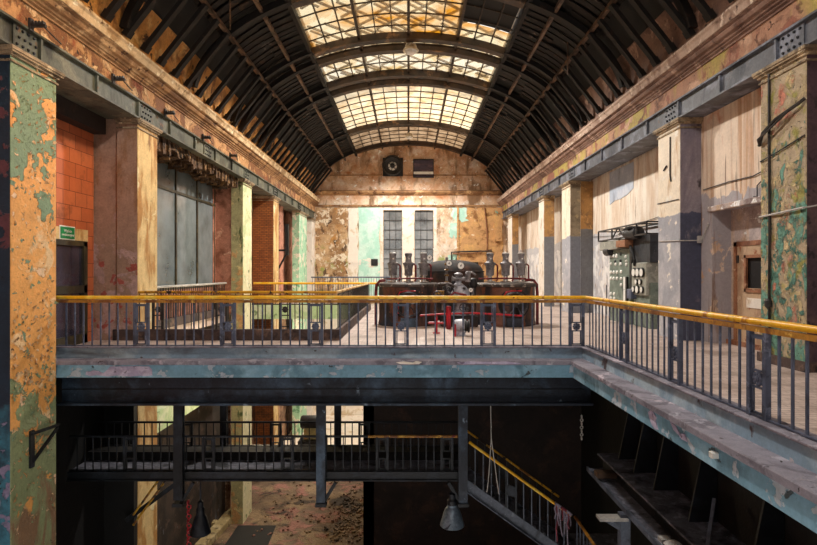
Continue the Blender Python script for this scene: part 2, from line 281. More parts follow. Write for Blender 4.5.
M['white'] = paint('white_enamel', '#eeece6', [('#cfc9bb', 4, .62, .05, {})], rough=.35, bump=.05, vary=.04)
M['door_tan'] = paint('tan_door_paint', '#bfa283', [('#a4836a', 1.5, .55, .05, dict(stretch=(1, 1, .4))), ('#a0603c', 2.6, .60, .02, {}), ('#d4bda2', 4, .64, .02, {})], rough=.6, bump=.3, vary=.1)
M['door_rust'] = paint('rusty_door_trim', '#9a6a4c', [('#7a4a30', 2.5, .55, .05, {}), ('#c09a7a', 4, .64, .02, {})], rough=.6, bump=.3)
M['door_dark'] = paint('dark_olive_door_frame', '#3a3527', [('#52492f', 2, .56, .05, {})], rough=.5, bump=.2)
M['glass_dim'] = None
M['blue_patch'] = paint('pale_blue_paint', '#b3bccb', [('#c9ced8', 1.5, .55, .05, {}), ('#8f97a6', 1.2, .60, .05, dict(stretch=(1, 1, .4))), ('#a98a70', 3, .70, .03, {})], bump=.15, vary=.06)
M['sign_green'] = paint('exit_sign_green', '#0c8a4c', [], rough=.4, bump=0, vary=.02)
M['sign_white'] = paint('exit_sign_white', '#f2f4f0', [], rough=.4, bump=0, vary=.02)
M['bell'] = paint('blue_grey_enamel_lamp', '#6d7c8c', [('#93a2b0', 2, .56, .05, {}), ('#3c4450', 4, .62, .04, {})], rough=.3, bump=.1, metal=.3)
M['lamp_cream'] = paint('cream_lamp_housing', '#d9cfb8', [('#b09c7c', 4, .6, .05, {})], rough=.4, bump=.1)
M['cable'] = paint('grey_black_cable', '#2c2a2c', [], rough=.5, bump=0)
M['cable_pale'] = paint('pale_cable', '#b4b0aa', [], rough=.5, bump=0)
M['fringe'] = paint('frayed_brown_reed_plaster', '#5a4028', [('#8a683f', 3, .54, .04, {}), ('#2e2014', 5, .56, .04, {})], bump=1.0, vary=.3, vscale=10, bdist=.08)
M['stair_iron'] = paint('dust_grey_stair_steel', '#5b6270', [('#3d424c', 2, .55, .05, {}), ('#7d8490', 4, .64, .03, {})], rough=.5, bump=.3)
M['grating_black'] = paint('black_pit_sheet', '#1c1a18', [('#d0c8bc', 9, .74, .005, {})], bump=.3)
M['stone'] = paint('pale_concrete_edge', '#a89468', [('#c4b088', 2, .55, .05, {}), ('#6a5a40', 2.5, .6, .05, {})], bump=.5)

def dim_glass(name, tint, dirt, film=.72):
    """old glazing with a film of grime: mostly scatters, a little clear, with a reflection"""
    t = NT(name)
    c = t.mix(t.ramp(t.noise(.9, 6, .6), .4, .65), lin(tint), lin(dirt))
    df = t.n('ShaderNodeBsdfDiffuse'); t.l(c, df.inputs[0])
    tr = t.n('ShaderNodeBsdfTransparent')
    gl = t.n('ShaderNodeBsdfGlossy'); gl.inputs['Roughness'].default_value = .08
    a = t.n('ShaderNodeMixShader'); a.inputs[0].default_value = 1 - film; t.l(df.outputs[0], a.inputs[1]); t.l(tr.outputs[0], a.inputs[2])
    b = t.n('ShaderNodeMixShader'); b.inputs[0].default_value = .14; t.l(a.outputs[0], b.inputs[1]); t.l(gl.outputs[0], b.inputs[2])
    t.l(b.outputs[0], t.out.inputs[0]); return t.m
M['glass_dim'] = dim_glass('grimy_blue_grey_glass', '#8d9aa0', '#6f7a7c')
M['glass_grey'] = dim_glass('grey_wired_glass', '#8f9090', '#565a5c', .85)
M['glass_dark'] = dim_glass('dark_violet_glass', '#5a566a', '#3a3846', .6)

# ------------------------------------------------------------------ geometry helpers
ORIG = {}
class MB:
    def __init__(s): s.b = bmesh.new(); s.mi = 0; s.lay = None
    def face(s, vs):
        try:
            f = s.b.faces.new(vs); f.material_index = s.mi; return f
        except ValueError: return None
    def pts(s, ps): return [s.b.verts.new(p) for p in ps]
    def box(s, x0, x1, y0, y1, z0, z1):
        if x0 > x1: x0, x1 = x1, x0
        if y0 > y1: y0, y1 = y1, y0
        if z0 > z1: z0, z1 = z1, z0
        v = s.pts([(x, y, z) for z in (z0, z1) for y in (y0, y1) for x in (x0, x1)])
        for q in ((0, 2, 3, 1), (4, 5, 7, 6), (0, 1, 5, 4), (2, 6, 7, 3), (0, 4, 6, 2), (1, 3, 7, 5)): s.face([v[i] for i in q])
        return s
    def beam(s, p, q, w, h, up=(0, 0, 1)):
        p, q = Vector(p), Vector(q); d = (q - p).normalized(); u = Vector(up)
        if abs(d.dot(u)) > .98: u = Vector((0, 1, 0))
        sx = d.cross(u).normalized(); sy = sx.cross(d).normalized()
        a = []
        for c in (p, q):
            for i, j in ((-1, -1), (1, -1), (1, 1), (-1, 1)): a.append(s.b.verts.new(c + sx * (i * w / 2) + sy * (j * h / 2)))
        for f in ((3, 2, 1, 0), (4, 5, 6, 7), (0, 1, 5, 4), (1, 2, 6, 5), (2, 3, 7, 6), (3, 0, 4, 7)): s.face([a[i] for i in f])
        return s
    def tube(s, pts, r, n=8, cap=True):
        pts = [Vector(p) for p in pts]; rings = []
        prev = None
        for i, p in enumerate(pts):
            d = (pts[min(i + 1, len(pts) - 1)] - pts[max(i - 1, 0)])
            d = d.normalized() if d.length else Vector((0, 0, 1))
            if prev is None:
                u = Vector((0, 0, 1)) if abs(d.z) < .9 else Vector((0, 1, 0))
            else: u = prev
            x = d.cross(u)
            if x.length < 1e-4: x = d.cross(Vector((1, 0, 0)))
            x.normalize(); y = x.cross(d).normalized(); prev = y
            rr = r[i] if isinstance(r, (list, tuple)) else r
            rings.append([s.b.verts.new(p + (x * math.cos(2 * PI * k / n) + y * math.sin(2 * PI * k / n)) * rr) for k in range(n)])
        for a, b in zip(rings, rings[1:]):
            for k in range(n): s.face([a[k], a[(k + 1) % n], b[(k + 1) % n], b[k]])
        if cap: s.face(rings[0][::-1]); s.face(rings[-1])
        return s
    def lathe(s, prof, c=(0, 0, 0), n=24, axis='z', cap=True):
        c = Vector(c); rings = []
        for r, h in prof:
            ring = []
            for k in range(n):
                a = 2 * PI * k / n; x, y = r * math.cos(a), r * math.sin(a)
                v = {'z': (x, y, h), 'y': (x, h, -y), 'x': (h, x, y)}[axis]
                ring.append(s.b.verts.new(c + Vector(v)))
            rings.append(ring)
        for a, b in zip(rings, rings[1:]):
            for k in range(n): s.face([a[k], a[(k + 1) % n], b[(k + 1) % n], b[k]])
        if cap: s.face(rings[0][::-1]); s.face(rings[-1])
        return s
    def ring(s, c, R, r, axis='y', n=28, m=8):
        c = Vector(c); rings = []
        for i in range(n):
            a = 2 * PI * i / n; row = []
            for j in range(m):
                b = 2 * PI * j / m; q = R + r * math.cos(b); h = r * math.sin(b)
                x, y = q * math.cos(a), q * math.sin(a)
                row.append(s.b.verts.new(c + Vector({'y': (x, h, y), 'z': (x, y, h), 'x': (h, x, y)}[axis])))
            rings.append(row)
        for i in range(n):
            for j in range(m):
                s.face([rings[i][j], rings[(i + 1) % n][j], rings[(i + 1) % n][(j + 1) % m], rings[i][(j + 1) % m]])
        return s
    def prism(s, poly, axis, a, b):
        """2-D polygon extruded along axis; poly coords are the other two axes in xyz order"""
        def P(u, v, w): return {'x': (w, u, v), 'y': (u, w, v), 'z': (u, v, w)}[axis]
        A = s.pts([P(u, v, a) for u, v in poly]); B = s.pts([P(u, v, b) for u, v in poly])
        s.face(A[::-1]); s.face(B)
        for i in range(len(poly)):
            j = (i + 1) % len(poly); s.face([A[i], A[j], B[j], B[i]])
        return s
    def build(s, name, mat, parent=None, smooth=False, origin=None, bevel=0, side=None):
        bmesh.ops.recalc_face_normals(s.b, faces=s.b.faces[:])
        if side is not None:
            for f in s.b.faces: f.material_index = 0 if abs(f.normal.x) > .6 else 1
        me = bpy.data.meshes.new(name)
        if parent is not None: o = Vector(ORIG[parent.name])
        elif origin is not None: o = Vector(origin)
        else:
            xs = [v.co for v in s.b.verts]
            o = Vector(((min(v.x for v in xs) + max(v.x for v in xs)) / 2, (min(v.y for v in xs) + max(v.y for v in xs)) / 2, min(v.z for v in xs)))
        for v in s.b.verts: v.co -= o
        s.b.to_mesh(me); s.b.free()
        for m in (mat if isinstance(mat, (list, tuple)) else [mat]): me.materials.append(M[m] if isinstance(m, str) else m)
        if smooth:
            for p in me.polygons: p.use_smooth = True
            me.set_sharp_from_angle(angle=math.radians(38))
        ob = bpy.data.objects.new(name, me); COL.objects.link(ob)
        if parent is not None: ob.parent = parent
        else: ob.location = o
        ORIG[ob.name] = tuple(o)
        if bevel:
            bv = ob.modifiers.new('edge', 'BEVEL'); bv.width = bevel; bv.segments = 1; bv.limit_method = 'ANGLE'
        return ob
def B(*a): return MB().box(*a)
def struct(o): o['kind'] = 'structure'; return o
def tag(o, label, cat, group=None):
    o['label'] = label; o['category'] = cat
    if group: o['group'] = group
    return o
def thing(name, loc, label, cat, group=None):
    o = bpy.data.objects.new(name, None); COL.objects.link(o); o.location = loc; o.empty_display_size = .1
    ORIG[o.name] = tuple(loc)
    return tag(o, label, cat, group)
def root_struct(name, loc):
    o = bpy.data.objects.new(name, None); COL.objects.link(o); o.location = loc; ORIG[o.name] = tuple(loc); o['kind'] = 'structure'; return o
def dup(o, loc, label=None, group=None):
    r = o.copy(); COL.objects.link(r); r.location = loc
    if label: r['label'] = label
    if group: r['group'] = group
    for ch in list(o.children):
        c = ch.copy(); COL.objects.link(c); c.parent = r
        for g in list(ch.children):
            d = g.copy(); COL.objects.link(d); d.parent = c
    return r

HX = 7.65           # nave face of the columns
YB = 44.5           # end wall
# ------------------------------------------------------------------ floor, kerbs, fascia
f = MB()
def slab(x0, x1, y0, y1): f.box(x0, x1, y0, y1, FL - .34, FL)
slab(3.95, 9.3, 1.0, 11.9)
slab(-9.2, 9.3, 11.9, 15.5)
slab(-2.09, 9.3, 15.5, 28.1)
slab(-9.2, 9.3, 28.1, 33.0)
slab(-1.4, 9.3, 33.0, 42.5)
slab(-9.2, 9.3, 42.5, YB)
slab(-9.2, -8.45, 15.5, 28.1)
slab(-9.2, -7.7, 33.0, 42.5)
struct(f.build('floor', 'floor'))
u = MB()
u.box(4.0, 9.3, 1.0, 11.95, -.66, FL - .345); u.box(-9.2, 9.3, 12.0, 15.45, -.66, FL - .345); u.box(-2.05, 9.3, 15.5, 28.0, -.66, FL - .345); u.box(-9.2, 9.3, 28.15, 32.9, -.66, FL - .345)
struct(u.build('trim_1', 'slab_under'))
# L-shaped kerb under the balustrade
k = MB(); k.prism([(-7.9, 12.16), (3.88, 12.16), (3.88, 1.0), (4.14, 1.0), (4.14, 12.42), (-7.9, 12.42)], 'z', FL, -.035)
struct(k.build('trim_2', 'curb'))
k = MB(); k.prism([(-7.9, 12.12), (3.84, 12.12), (3.84, 1.0), (4.16, 1.0), (4.16, 12.45), (-7.9, 12.45)], 'z', -.035, 0)
struct(k.build('trim_3', 'curb_top', bevel=.008))
k = MB(); k.prism([(-7.9, 11.82), (3.52, 11.82), (3.52, 1.0), (3.95, 1.0), (3.95, 12.2), (-7.9, 12.2)], 'z', -.36, -.265)
lo = k.build('trim_4', 'curb_top', bevel=.01); struct(lo)
k = MB(); k.prism([(-7.9, 11.88), (3.58, 11.88), (3.58, 1.0), (3.95, 1.0), (3.95, 12.1), (-7.9, 12.1)], 'z', -.64, -.36)
struct(k.build('trim_5', 'fascia'))
# bare plaster where the fascia paint has fallen away (irregular outline)
def ragged_patch(name, mat, edge_pts, y, thick=.012):
    m = MB(); m.prism(edge_pts, 'y', y - thick, y); return struct(m.build(name, mat))
def px2(x, y, Y): return ((x - 408.5) * Y / 545, EYE - (y - 272.5) * Y / 545)
pp = [px2(x, y, 11.87) for x, y in [(85.5, 374.5), (86.5, 371.5), (90, 371.8), (93, 370.4), (98, 371), (103, 373.4), (107, 370.2), (110, 366.7), (120, 366.5), (135, 366.3), (149, 366.6), (152, 369.5), (152.2, 375.3), (146, 376.2), (140, 375.6), (130, 376.6), (118, 375.3), (108, 376.4), (97, 375.2), (90, 376)]]
ragged_patch('trim_6', 'bare', pp, 11.88)
pp = [px2(x, y, 11.81) for x, y in [(396, 362.4), (404, 361.5), (413, 362.6), (416, 361.2), (422, 362), (419, 364.2), (409, 364.4), (400, 364.0)]]
ragged_patch('trim_7', 'white_patch', pp, 11.82)
pp = [px2(x, y, 11.81) for x, y in [(457, 362.6), (470, 361.3), (488, 362), (505, 361.4), (517, 362.6), (522, 364), (500, 364.4), (480, 363.9), (462, 364.6)]]
ragged_patch('trim_8', 'bare', pp, 11.82)
def side_patch(name, mat, uv):
    m = MB(); m.prism([(y, z) for y, z in uv], 'x', 3.568, 3.58); struct(m.build(name, mat))
side_patch('trim_9', 'bare', [(8.02, -.37), (7.93, -.40), (7.86, -.44), (7.88, -.50), (7.80, -.60), (7.9, -.62), (8.0, -.58), (8.08, -.5), (8.12, -.43)])
side_patch('trim_10', 'bare', [(7.45, -.38), (7.3, -.40), (7.18, -.47), (7.05, -.44), (6.98, -.52), (7.12, -.53), (7.2, -.5), (7.34, -.47)])
# little white block stuck on the fascia
tag(B(3.50, 3.58, 6.28, 6.36, -.5, -.43).build('junction_box', 'white', bevel=.006), 'small white box stuck on the teal fascia below the ledge', 'box')

# ------------------------------------------------------------------ walls
w = MB(); w.box(-9.6, -8.9, -6, 11.9, BF, 13); struct(w.build('wall_left_near', 'wall_l'))
w = MB(); w.box(-9.3, -8.9, 11.9, 13.55, FL - .3, 2.5); w.box(-9.3, -8.9, 15.02, 15.4, FL - .3, 2.5); w.box(-9.3, -8.9, 11.9, 15.4, 2.82, 6.5)
w.box(-9.3, -8.9, 11.9, 13.55, 2.5, 2.82); w.box(-9.3, -8.9, 15.1, 15.4, 2.5, 2.82)
struct(w.build('wall_left_tiled', 'red_tile'))
struct(B(-9.29, -8.88, 13.5, 15.1, 2.5, 2.82).build('trim_11', 'col_cream'))
struct(B(-8.95, -8.55, 11.9, 15.4, 5.55, 6.1).build('trim_12', 'brown_wall'))
w = MB()
w.box(-9.5, -8.95, 16.6, 25.2, -.7, 1.0); w.box(-9.5, -8.95, 25.0, YB, -.7, 7.0); w.box(-9.5, -8.95, 16.6, 25.2, 5.75, 7.0); w.box(-9.5, -8.95, 15.4, 16.7, BF, 7.0)
struct(w.build('wall_left', 'wall_l'))
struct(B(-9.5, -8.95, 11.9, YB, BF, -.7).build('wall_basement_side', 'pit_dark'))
struct(B(-8.95, -8.2, 25.3, 25.9, FL, 5.9).build('wall_left_return', 'wall_l'))
struct(B(-9.3, -8.28, 15.45, 16.55, BF, 6.0).build('wall_left_pilaster', 'col_mauve'))
# the room shown through the left glazing
struct(MB().box(-12.5, -12.3, 11, 27, -1, 7).box(-12.5, -9.3, 11, 11.2, -1, 7).box(-12.5, -9.5, 26.8, 27, -1, 7).box(-12.5, -9.3, 11, 27, 6.8, 7).box(-12.5, -9.3, 11, 27, -1.2, -1).build('wall_left_beyond', 'pit_wall'))
w = MB()
w.box(8.8, 9.3, -6, YB, BF, 7.0)
struct(w.build('wall_right', 'wall_r'))
w = MB()
w.box(8.25, 8.8, 2, 11.6, FL, 5.99); w.box(8.25, 8.8, 14.8, 15.5, FL, 5.99); w.box(8.25, 8.8, 11.6, 14.8, 3.34, 5.99)
struct(w.build('wall_right_doorway', 'wall_r_near'))
struct(B(8.76, 8.8, 11.6, 14.8, FL, 3.34).build('wall_right_recess', 'recess'))
l = MB(); l.box(8.19, 8.3, 11.55, 14.95, 3.3, 3.44); struct(l.build('trim_13', 'recess', bevel=.01))
# end wall : flat with an arched top, openings left for windows
w = MB()
def ell(x): return 7.57 + 4.49 * math.sqrt(max(0, 1 - (x / 7.8) ** 2))
xs = [-9.2, -2.05, -.53, .5, 2.02, 9.2]
for i in range(5):
    if i in (1, 3):
        w.box(xs[i], xs[i + 1], YB, YB + .4, -1.2, .4); w.box(xs[i], xs[i + 1], YB, YB + .4, 6.72, 7.6)
    else: w.box(xs[i], xs[i + 1], YB, YB + .4, -1.2, 7.6)
w.prism([(-9.2, 7.6), (9.2, 7.6), (9.2, 9.0)] + [(7.6 - 15.2 * i / 30, ell(7.6 - 15.2 * i / 30) + .5) for i in range(31)] + [(-9.2, 9.0)], 'y', YB, YB + .4)
w.box(-9.2, 9.2, YB, YB + .4, BF, -1.2)
struct(w.build('wall_back', 'back'))
def flat(name, mat, poly, y, t=.02):
    m = MB(); m.prism(poly, 'y', y - t, y); return struct(m.build(name, mat))
def ragged(x0, x1, z0, z1, a=.12, n=9, seed=1):
    r = random.Random(seed); P = []
    for i in range(n): P.append((x0 + (x1 - x0) * i / n, z0 + r.uniform(-a, a)))
    for i in range(n): P.append((x1 + r.uniform(-a, a), z0 + (z1 - z0) * i / n))
    for i in range(n): P.append((x1 - (x1 - x0) * i / n, z1 + r.uniform(-a, a) * .2))
    for i in range(n): P.append((x0 + r.uniform(-a, a) * .6, z1 - (z1 - z0) * i / n))
    return P
flat('trim_14', 'mint_patch', ragged(-4.1, -2.35, -.27, 7.0, .1, 9, 3), YB, .02)
flat('trim_15', 'white_patch', ragged(-4.9, -4.12, -.27, 6.9, .1, 16, 4), YB, .015)
flat('trim_16', 'white_patch', ragged(-2.3, 2.35, -.27, 6.98, .04, 9, 5), YB, .012) if False else None
p = MB(); p.box(-2.3, -2.08, YB - .03, YB, -.27, 7.0); p.box(-.5, .47, YB - .03, YB, -.27, 7.0); p.box(2.05, 2.3, YB - .03, YB, -.27, 7.0); p.box(-2.08, -.5, YB - .03, YB, 6.75, 7.0); p.box(.47, 2.05, YB - .03, YB, 6.75, 7.0)
struct(p.build('trim_16', 'white_patch'))
flat('trim_17', 'ochre_patch', ragged(4.15, 7.7, .3, 6.95, .06, 14, 6), YB, .03)
flat('trim_18', 'mint_patch', ragged(3.55, 4.75, 5.9, 6.95, .2, 6, 8), YB, .045)
flat('trim_19', 'mint_patch', ragged(3.3, 4.1, 4.6, 5.7, .25, 6, 9), YB, .04)
flat('trim_20', 'mint_patch', ragged(3.2, 4.0, 2.2, 3.1, .25, 6, 10), YB, .04)
flat('trim_37', 'back_brown', ragged(-7.6, -5.0, -.27, 6.95, .08, 20, 13), YB, .02)
# mouldings along the end wall
p = MB()
p.prism([(YB, 7.95), (YB - .12, 7.98), (YB - .32, 8.15), (YB - .32, 8.28), (YB - .1, 8.36), (YB, 8.36)], 'x', -7.6, 7.6)
p.box(-7.6, 7.6, YB - .14, YB, 7.02, 7.16); p.box(-6.4, 6.4, YB - .06, YB, 9.55, 9.62)
struct(p.build('trim_22', 'mould_l'))
struct(B(3.95, 4.1, YB - .12, YB, -.27, 7.05).build('trim_23', 'ochre_patch'))

# entablature profiles along both sides : frieze, cornice steps, attic band
def side_profile(sgn, name, mat, prof, y0=6, y1=YB):
    m = MB(); m.prism([(sgn * x, z) for x, z in prof], 'y', y0, y1); return struct(m.build(name, mat))
FZ = [(9.2, 6.57), (7.62, 6.57), (7.62, 7.02), (9.2, 7.02)]
CO = [(9.2, 7.0), (7.58, 7.0), (7.58, 7.04), (7.52, 7.07), (7.52, 7.11), (7.47, 7.12), (7.45, 7.17), (7.38, 7.19), (7.34, 7.25), (7.34, 7.29), (7.27, 7.31), (7.27, 7.45), (7.22, 7.46), (7.22, 7.52), (7.62, 7.56), (9.2, 7.56)]
AT = [(9.2, 7.5), (7.72, 7.5), (7.72, 8.3), (7.62, 8.8), (7.42, 9.25), (9.2, 9.6)]
for sgn, tagn in ((-1, 'l'), (1, 'r')):
    sd = 'left' if sgn < 0 else 'right'
    side_profile(sgn, 'wall_%s_frieze' % sd, 'frieze_' + tagn, FZ)
    side_profile(sgn, 'trim_%d' % (24 if sgn < 0 else 25), 'mould_' + tagn, CO)
    side_profile(sgn, 'trim_%d' % (35 if sgn < 0 else 36), 'band_' + tagn, [(7.24, 7.33), (7.30, 7.33), (7.30, 7.58), (7.17, 7.58), (7.17, 7.52), (7.21, 7.47)])
    side_profile(sgn, 'wall_%s_attic' % sd, 'attic' if sgn < 0 else 'mould_r', AT)
# reed plaster hanging over the left glazing
m = MB(); rr = random.Random(5)
N = 46
for i in range(N):
    y = 16.7 + 8.4 * i / N
    for k in range(3):
        x = -8.75 + .28 * k + rr.uniform(-.06, .06); zt = 6.0; zb = 5.55 + rr.uniform(-.16, .16) + .05 * k
        m.prism([(y, zt), (y + .26, zt), (y + .22 + rr.uniform(-.05, .05), zb), (y + .05, zb + rr.uniform(-.08, .08))], 'x', x, x + .3)
struct(m.build('trim_26', 'fringe'))
# ------------------------------------------------------------------ side girders on the columns
for sgn, mt, lab in ((-1, 'beam_l', 'grey green riveted girder running over the orange and mauve columns'), (1, 'beam_r', 'blue grey riveted girder running over the columns by the switchboard')):
    t = thing('crane_girder', (sgn * 7.9, 6, 6.0), lab, 'girder')
    a, b = sgn * 7.66, sgn * 8.6
    g = MB(); g.box(sgn * 7.70, sgn * 8.6, 6.02, YB - .02, 6.04, 6.52); g.box(sgn * 7.60, sgn * 8.6, 6.02, YB - .02, 6.0, 6.045); g.box(sgn * 7.60, sgn * 8.6, 6.02, YB - .02, 6.515, 6.56)
    g.build('web', mt, t)
    for yy in ((10.9, 15.9, 25.6, 31.4, 41.0) if sgn > 0 else (10.9, 15.9, 20.8, 25.8, 31.4, 38.4)):
        s_ = MB(); s_.box(sgn * 7.665, sgn * 7.70, yy - .33, yy + .33, 6.06, 6.50); s_.mi = 1
        for q in (-.24, -.08, .08, .24):
            for zz in (6.13, 6.28, 6.43): s_.lathe([(.03, -.002), (.03, .025), (.012, .035)] if sgn < 0 else [(.03, .002), (.03, -.025), (.012, -.035)], (sgn * 7.665, yy + q + (.06 if zz == 6.28 else 0), zz), 8, 'x')
        s_.build('splice_plate', [mt, 'steel_black'], t)
    for yy in [9.3 + 2.05 * i for i in range(17)]: B(sgn * 7.63, sgn * 7.70, yy - .03, yy + .03, 6.05, 6.51).build('stiffener', mt, t)
# iron cable brackets above the left girder
for i, yy in enumerate((10.95, 14.0, 17.0, 20.1, 23.2)):
    m = MB(); m.box(-7.6, -7.28, yy - .03, yy + .03, 6.58, 6.63)
    m.box(-7.61, -7.56, yy - .05, yy + .05, 6.5, 6.75)
    for q in range(4): m.box(-7.54 + .065 * q, -7.51 + .065 * q, yy - .05, yy + .05, 6.63, 6.69)
    m.tube([(-7.4, yy, 6.66), (-7.45, yy + .5, 6.6), (-7.55, yy + .9, 6.62)], .015, 6)
    tag(m.build('cable_bracket', 'iron_dark'), ['black cable bracket on the frieze above the big orange column', 'second black cable bracket along the ochre frieze from the big orange column', 'third black cable bracket along the ochre frieze, above the cream column', 'fourth black cable bracket along the ochre frieze, above the tall glazing', 'last black cable bracket along the ochre frieze, near the sage green column'][i], 'bracket', 'cable brackets on the frieze')

# ------------------------------------------------------------------ columns
def column(sgn, y0, y1, w, mats, label, zb=FL, cap=True, base=False):
    x0, x1 = sgn * HX, sgn * (HX + w)
    t = thing('column', ((x0 + x1) / 2, (y0 + y1) / 2, zb), label, 'column', 'nave columns')
    B(x0, x1, y0, y1, zb, 5.86).build('shaft', list(mats), t, side=True, bevel=.012)
    if cap:
        c = MB()
        for (o, za, zc) in ((.03, 5.72, 5.76), (.05, 5.84, 5.89), (.10, 5.89, 5.93), (.12, 5.93, 5.995)):
            c.box(sgn * (HX - o), sgn * (HX + w), y0 - o, y1 + o, za, zc)
        c.build('capital', 'capital', t)
    if base: B(sgn * (HX - .05), x1, y0 - .05, y1 + .05, zb, zb + .2).build('plinth', 'dark_kerb', t)
    return t
L0 = column(-1, 10.48, 11.84, 1.6, ('col_orange', 'col_blue'), 'huge column with orange and green peeling paint and a dark blue side', BF)
column(-1, 15.4, 16.6, .6, ('col_cream', 'col_mauve'), 'cream and mauve column between the red tiles and the tall glazing', BF)
column(-1, 25.2, 26.6, .55, ('col_yellowgreen', 'col_green'), 'pale yellow column with a sage green side past the tall glazing', BF)
column(-1, 30.9, 32.1, 1.2, ('col_cream', 'col_brown'), 'column faced in brown glazed brick', BF)
column(-1, 38.2, 41.0, .5, ('col_mint', 'col_mint'), 'pale mint green flaking column near the far end wall', BF)
column(-1, 43.2, 44.4, .45, ('col_white', 'col_white'), 'thin white column in the corner against the far end wall beside the mint one', BF)
R0 = column(1, 10.48, 11.84, 1.2, ('col_green_tan', 'col_darkplum'), 'rough column of green paint over tan plaster beside the tan door', FL, base=True)
column(1, 15.36, 16.7, .62, ('col_white_grey', 'col_slate'), 'cream column with slate violet side between the switchboard and the tan door')
column(1, 25.8, 27.2, .5, ('col_white_grey', 'col_taupe'), 'cream column with ochre and grey side just past the switchboard')
column(1, 30.8, 32.0, .6, ('col_white', 'col_tan_grey'), 'white column with orange upper side and grey dado')
column(1, 40.3, 42.0, .5, ('col_white', 'col_tan_grey'), 'last white and ochre column before the far end wall by the switchboard wall')
struct(B(8.2, 8.8, 26.0, 27.0, FL, 6.0).build('wall_right_pilaster', 'col_tan_grey'))
# flakes of paint curling off the big column
m = MB(); rr = random.Random(11)
for i in range(420):
    y = rr.uniform(10.55, 11.78); z = rr.choice([rr.uniform(3.2, 5.8), rr.uniform(-.9, .8), rr.uniform(-3.2, 1.5), rr.uniform(-3.5, 5.7)])
    a = rr.uniform(0, 2 * PI); sz = rr.uniform(.02, .075); lift = rr.uniform(.01, .05)
    c, s_ = math.cos(a) * sz, math.sin(a) * sz
    x = -HX + .003
    v = m.pts([(x, y - s_ * .6, z + c * .6), (x, y + s_ * .6, z - c * .6), (x + lift * .4, y + c * .7 + s_ * .4, z + s_ * .7 - c * .3), (x + lift, y + c * 1.2, z + s_ * 1.2), (x + lift * .5, y + c * .7 - s_ * .5, z + s_ * .7 + c * .45)])
    m.face([v[0], v[1], v[2], v[4]]); m.face([v[4], v[2], v[3]])
fl = m.build('paint_flakes', paint('curled_paint_flakes', '#b58a5c', [('#7f8d68', 2.5, .5, .02, {}), ('#d9b58a', 6, .55, .02, {})], bump=.2), L0); fl['kind'] = 'stuff'
# bracket and conduit on the big orange column
m = MB(); m.beam((-7.63, 11.0, -1.62), (-7.56, 11.8, -1.64), .06, .05); m.beam((-7.63, 11.05, -2.2), (-7.55, 11.74, -1.68), .05, .05); m.box(-7.65, -7.61, 10.98, 11.1, -2.3, -1.55)
tag(m.build('wall_bracket', 'steel_black'), 'small black steel bracket low on the big orange column', 'bracket')
# cables on the green and tan column, and on the wall beside it
m = MB(); x = HX - .03
m.tube([(x, 11.52, 5.85), (x, 11.52, 4.2), (x, 11.5, 2.5), (x, 11.52, 1.2), (x, 11.5, 0), (x, 11.5, FL + .2)], .028, 6)
m.lathe([(.02, -.12), (.07, -.06), (.07, .05), (.03, .1)], (x - .03, 11.5, 1.0), 10)
tag(m.build('conduit', 'iron_dark'), 'black vertical conduit running down the green and tan column', 'conduit')
m = MB(); m.tube([(x, 11.84, 4.4), (x - .08, 11.6, 4.62), (x - .08, 11.2, 4.8), (x - .05, 10.6, 4.93), (x, 10.48, 5.0)], .035, 6)
m.tube([(x, 11.84, 4.42), (x - .12, 11.7, 4.5), (x - .1, 11.2, 4.7), (x - .08, 10.8, 4.87)], .025, 6)
tag(m.build('cable', 'iron_dark'), 'thick dark cable slung across the top of the green and tan column', 'cable')
m = MB(); m.tube([(x, 11.84, 2.85), (x - .02, 11.2, 2.87), (x - .02, 10.48, 2.9)], .022, 6); m.tube([(x, 10.5, 2.9), (x + .3, 10.44, 2.95), (x + .9, 10.44, 2.95)], .018, 6)
tag(m.build('pipe', 'cable_pale'), 'thin pale pipe crossing the middle of the green and tan column', 'pipe')
m = MB(); m.tube([(8.22, 15.2, 3.95), (8.22, 14, 3.98), (8.22, 13.0, 3.95), (8.2, 12.3, 4.05), (8.1, 11.9, 4.02), (HX - .03, 11.8, 4.05), (HX - .03, 11.2, 4.15), (HX - .02, 10.5, 4.3)], .014, 6)
tag(m.build('cable', 'cable'), 'thin cable strung across the rust streaked wall above the tan door', 'cable')
m = MB(); m.tube([(8.22, 11.95, 3.75), (8.22, 12.7, 3.78), (8.22, 12.85, 3.7), (8.22, 12.85, 3.2 + .25), (8.22, 12.98, 3.46)], .014, 6)
tag(m.build('cable', 'cable'), 'short bent cable dropping to the lintel of the tan door', 'cable')
m = MB(); pts = [(8.76, 26, 3.35), (8.76, 23, 3.2), (8.76, 20, 3.55), (8.76, 17.2, 3.7), (8.0, 16.75, 3.72), (HX - .02, 16.7, 3.75), (HX - .02, 15.4, 3.72)]
m.tube(pts, .012, 6); tag(m.build('cable', 'cable'), 'long thin cable sagging along the cream wall above the switchboard', 'cable')
m = MB(); m.tube([(HX - .015, 15.9, 5.6), (HX - .02, 15.9, 4.5), (HX - .02, 15.85, 4.3)], .025, 6); m.tube([(HX - .02, 16.3, 4.7), (HX - .03, 16.1, 4.8)], .025, 6)
tag(m.build('conduit', 'iron_dark'), 'short rusty conduit high on the cream column by the switchboard', 'conduit')
m = MB(); m.tube([(HX - .02, 16.6, 2.6), (HX - .02, 15.36, 2.55), (HX + .5, 15.3, 2.55), (8.2, 15.2, 2.6), (8.2, 14.9, 3.0)], .018, 6)
m.box(HX + .48, HX + .62, 15.26, 15.36, 2.48, 2.68)
tag(m.build('conduit', 'cable_pale'), 'pale conduit with a small box wrapped round the slate violet column', 'conduit')

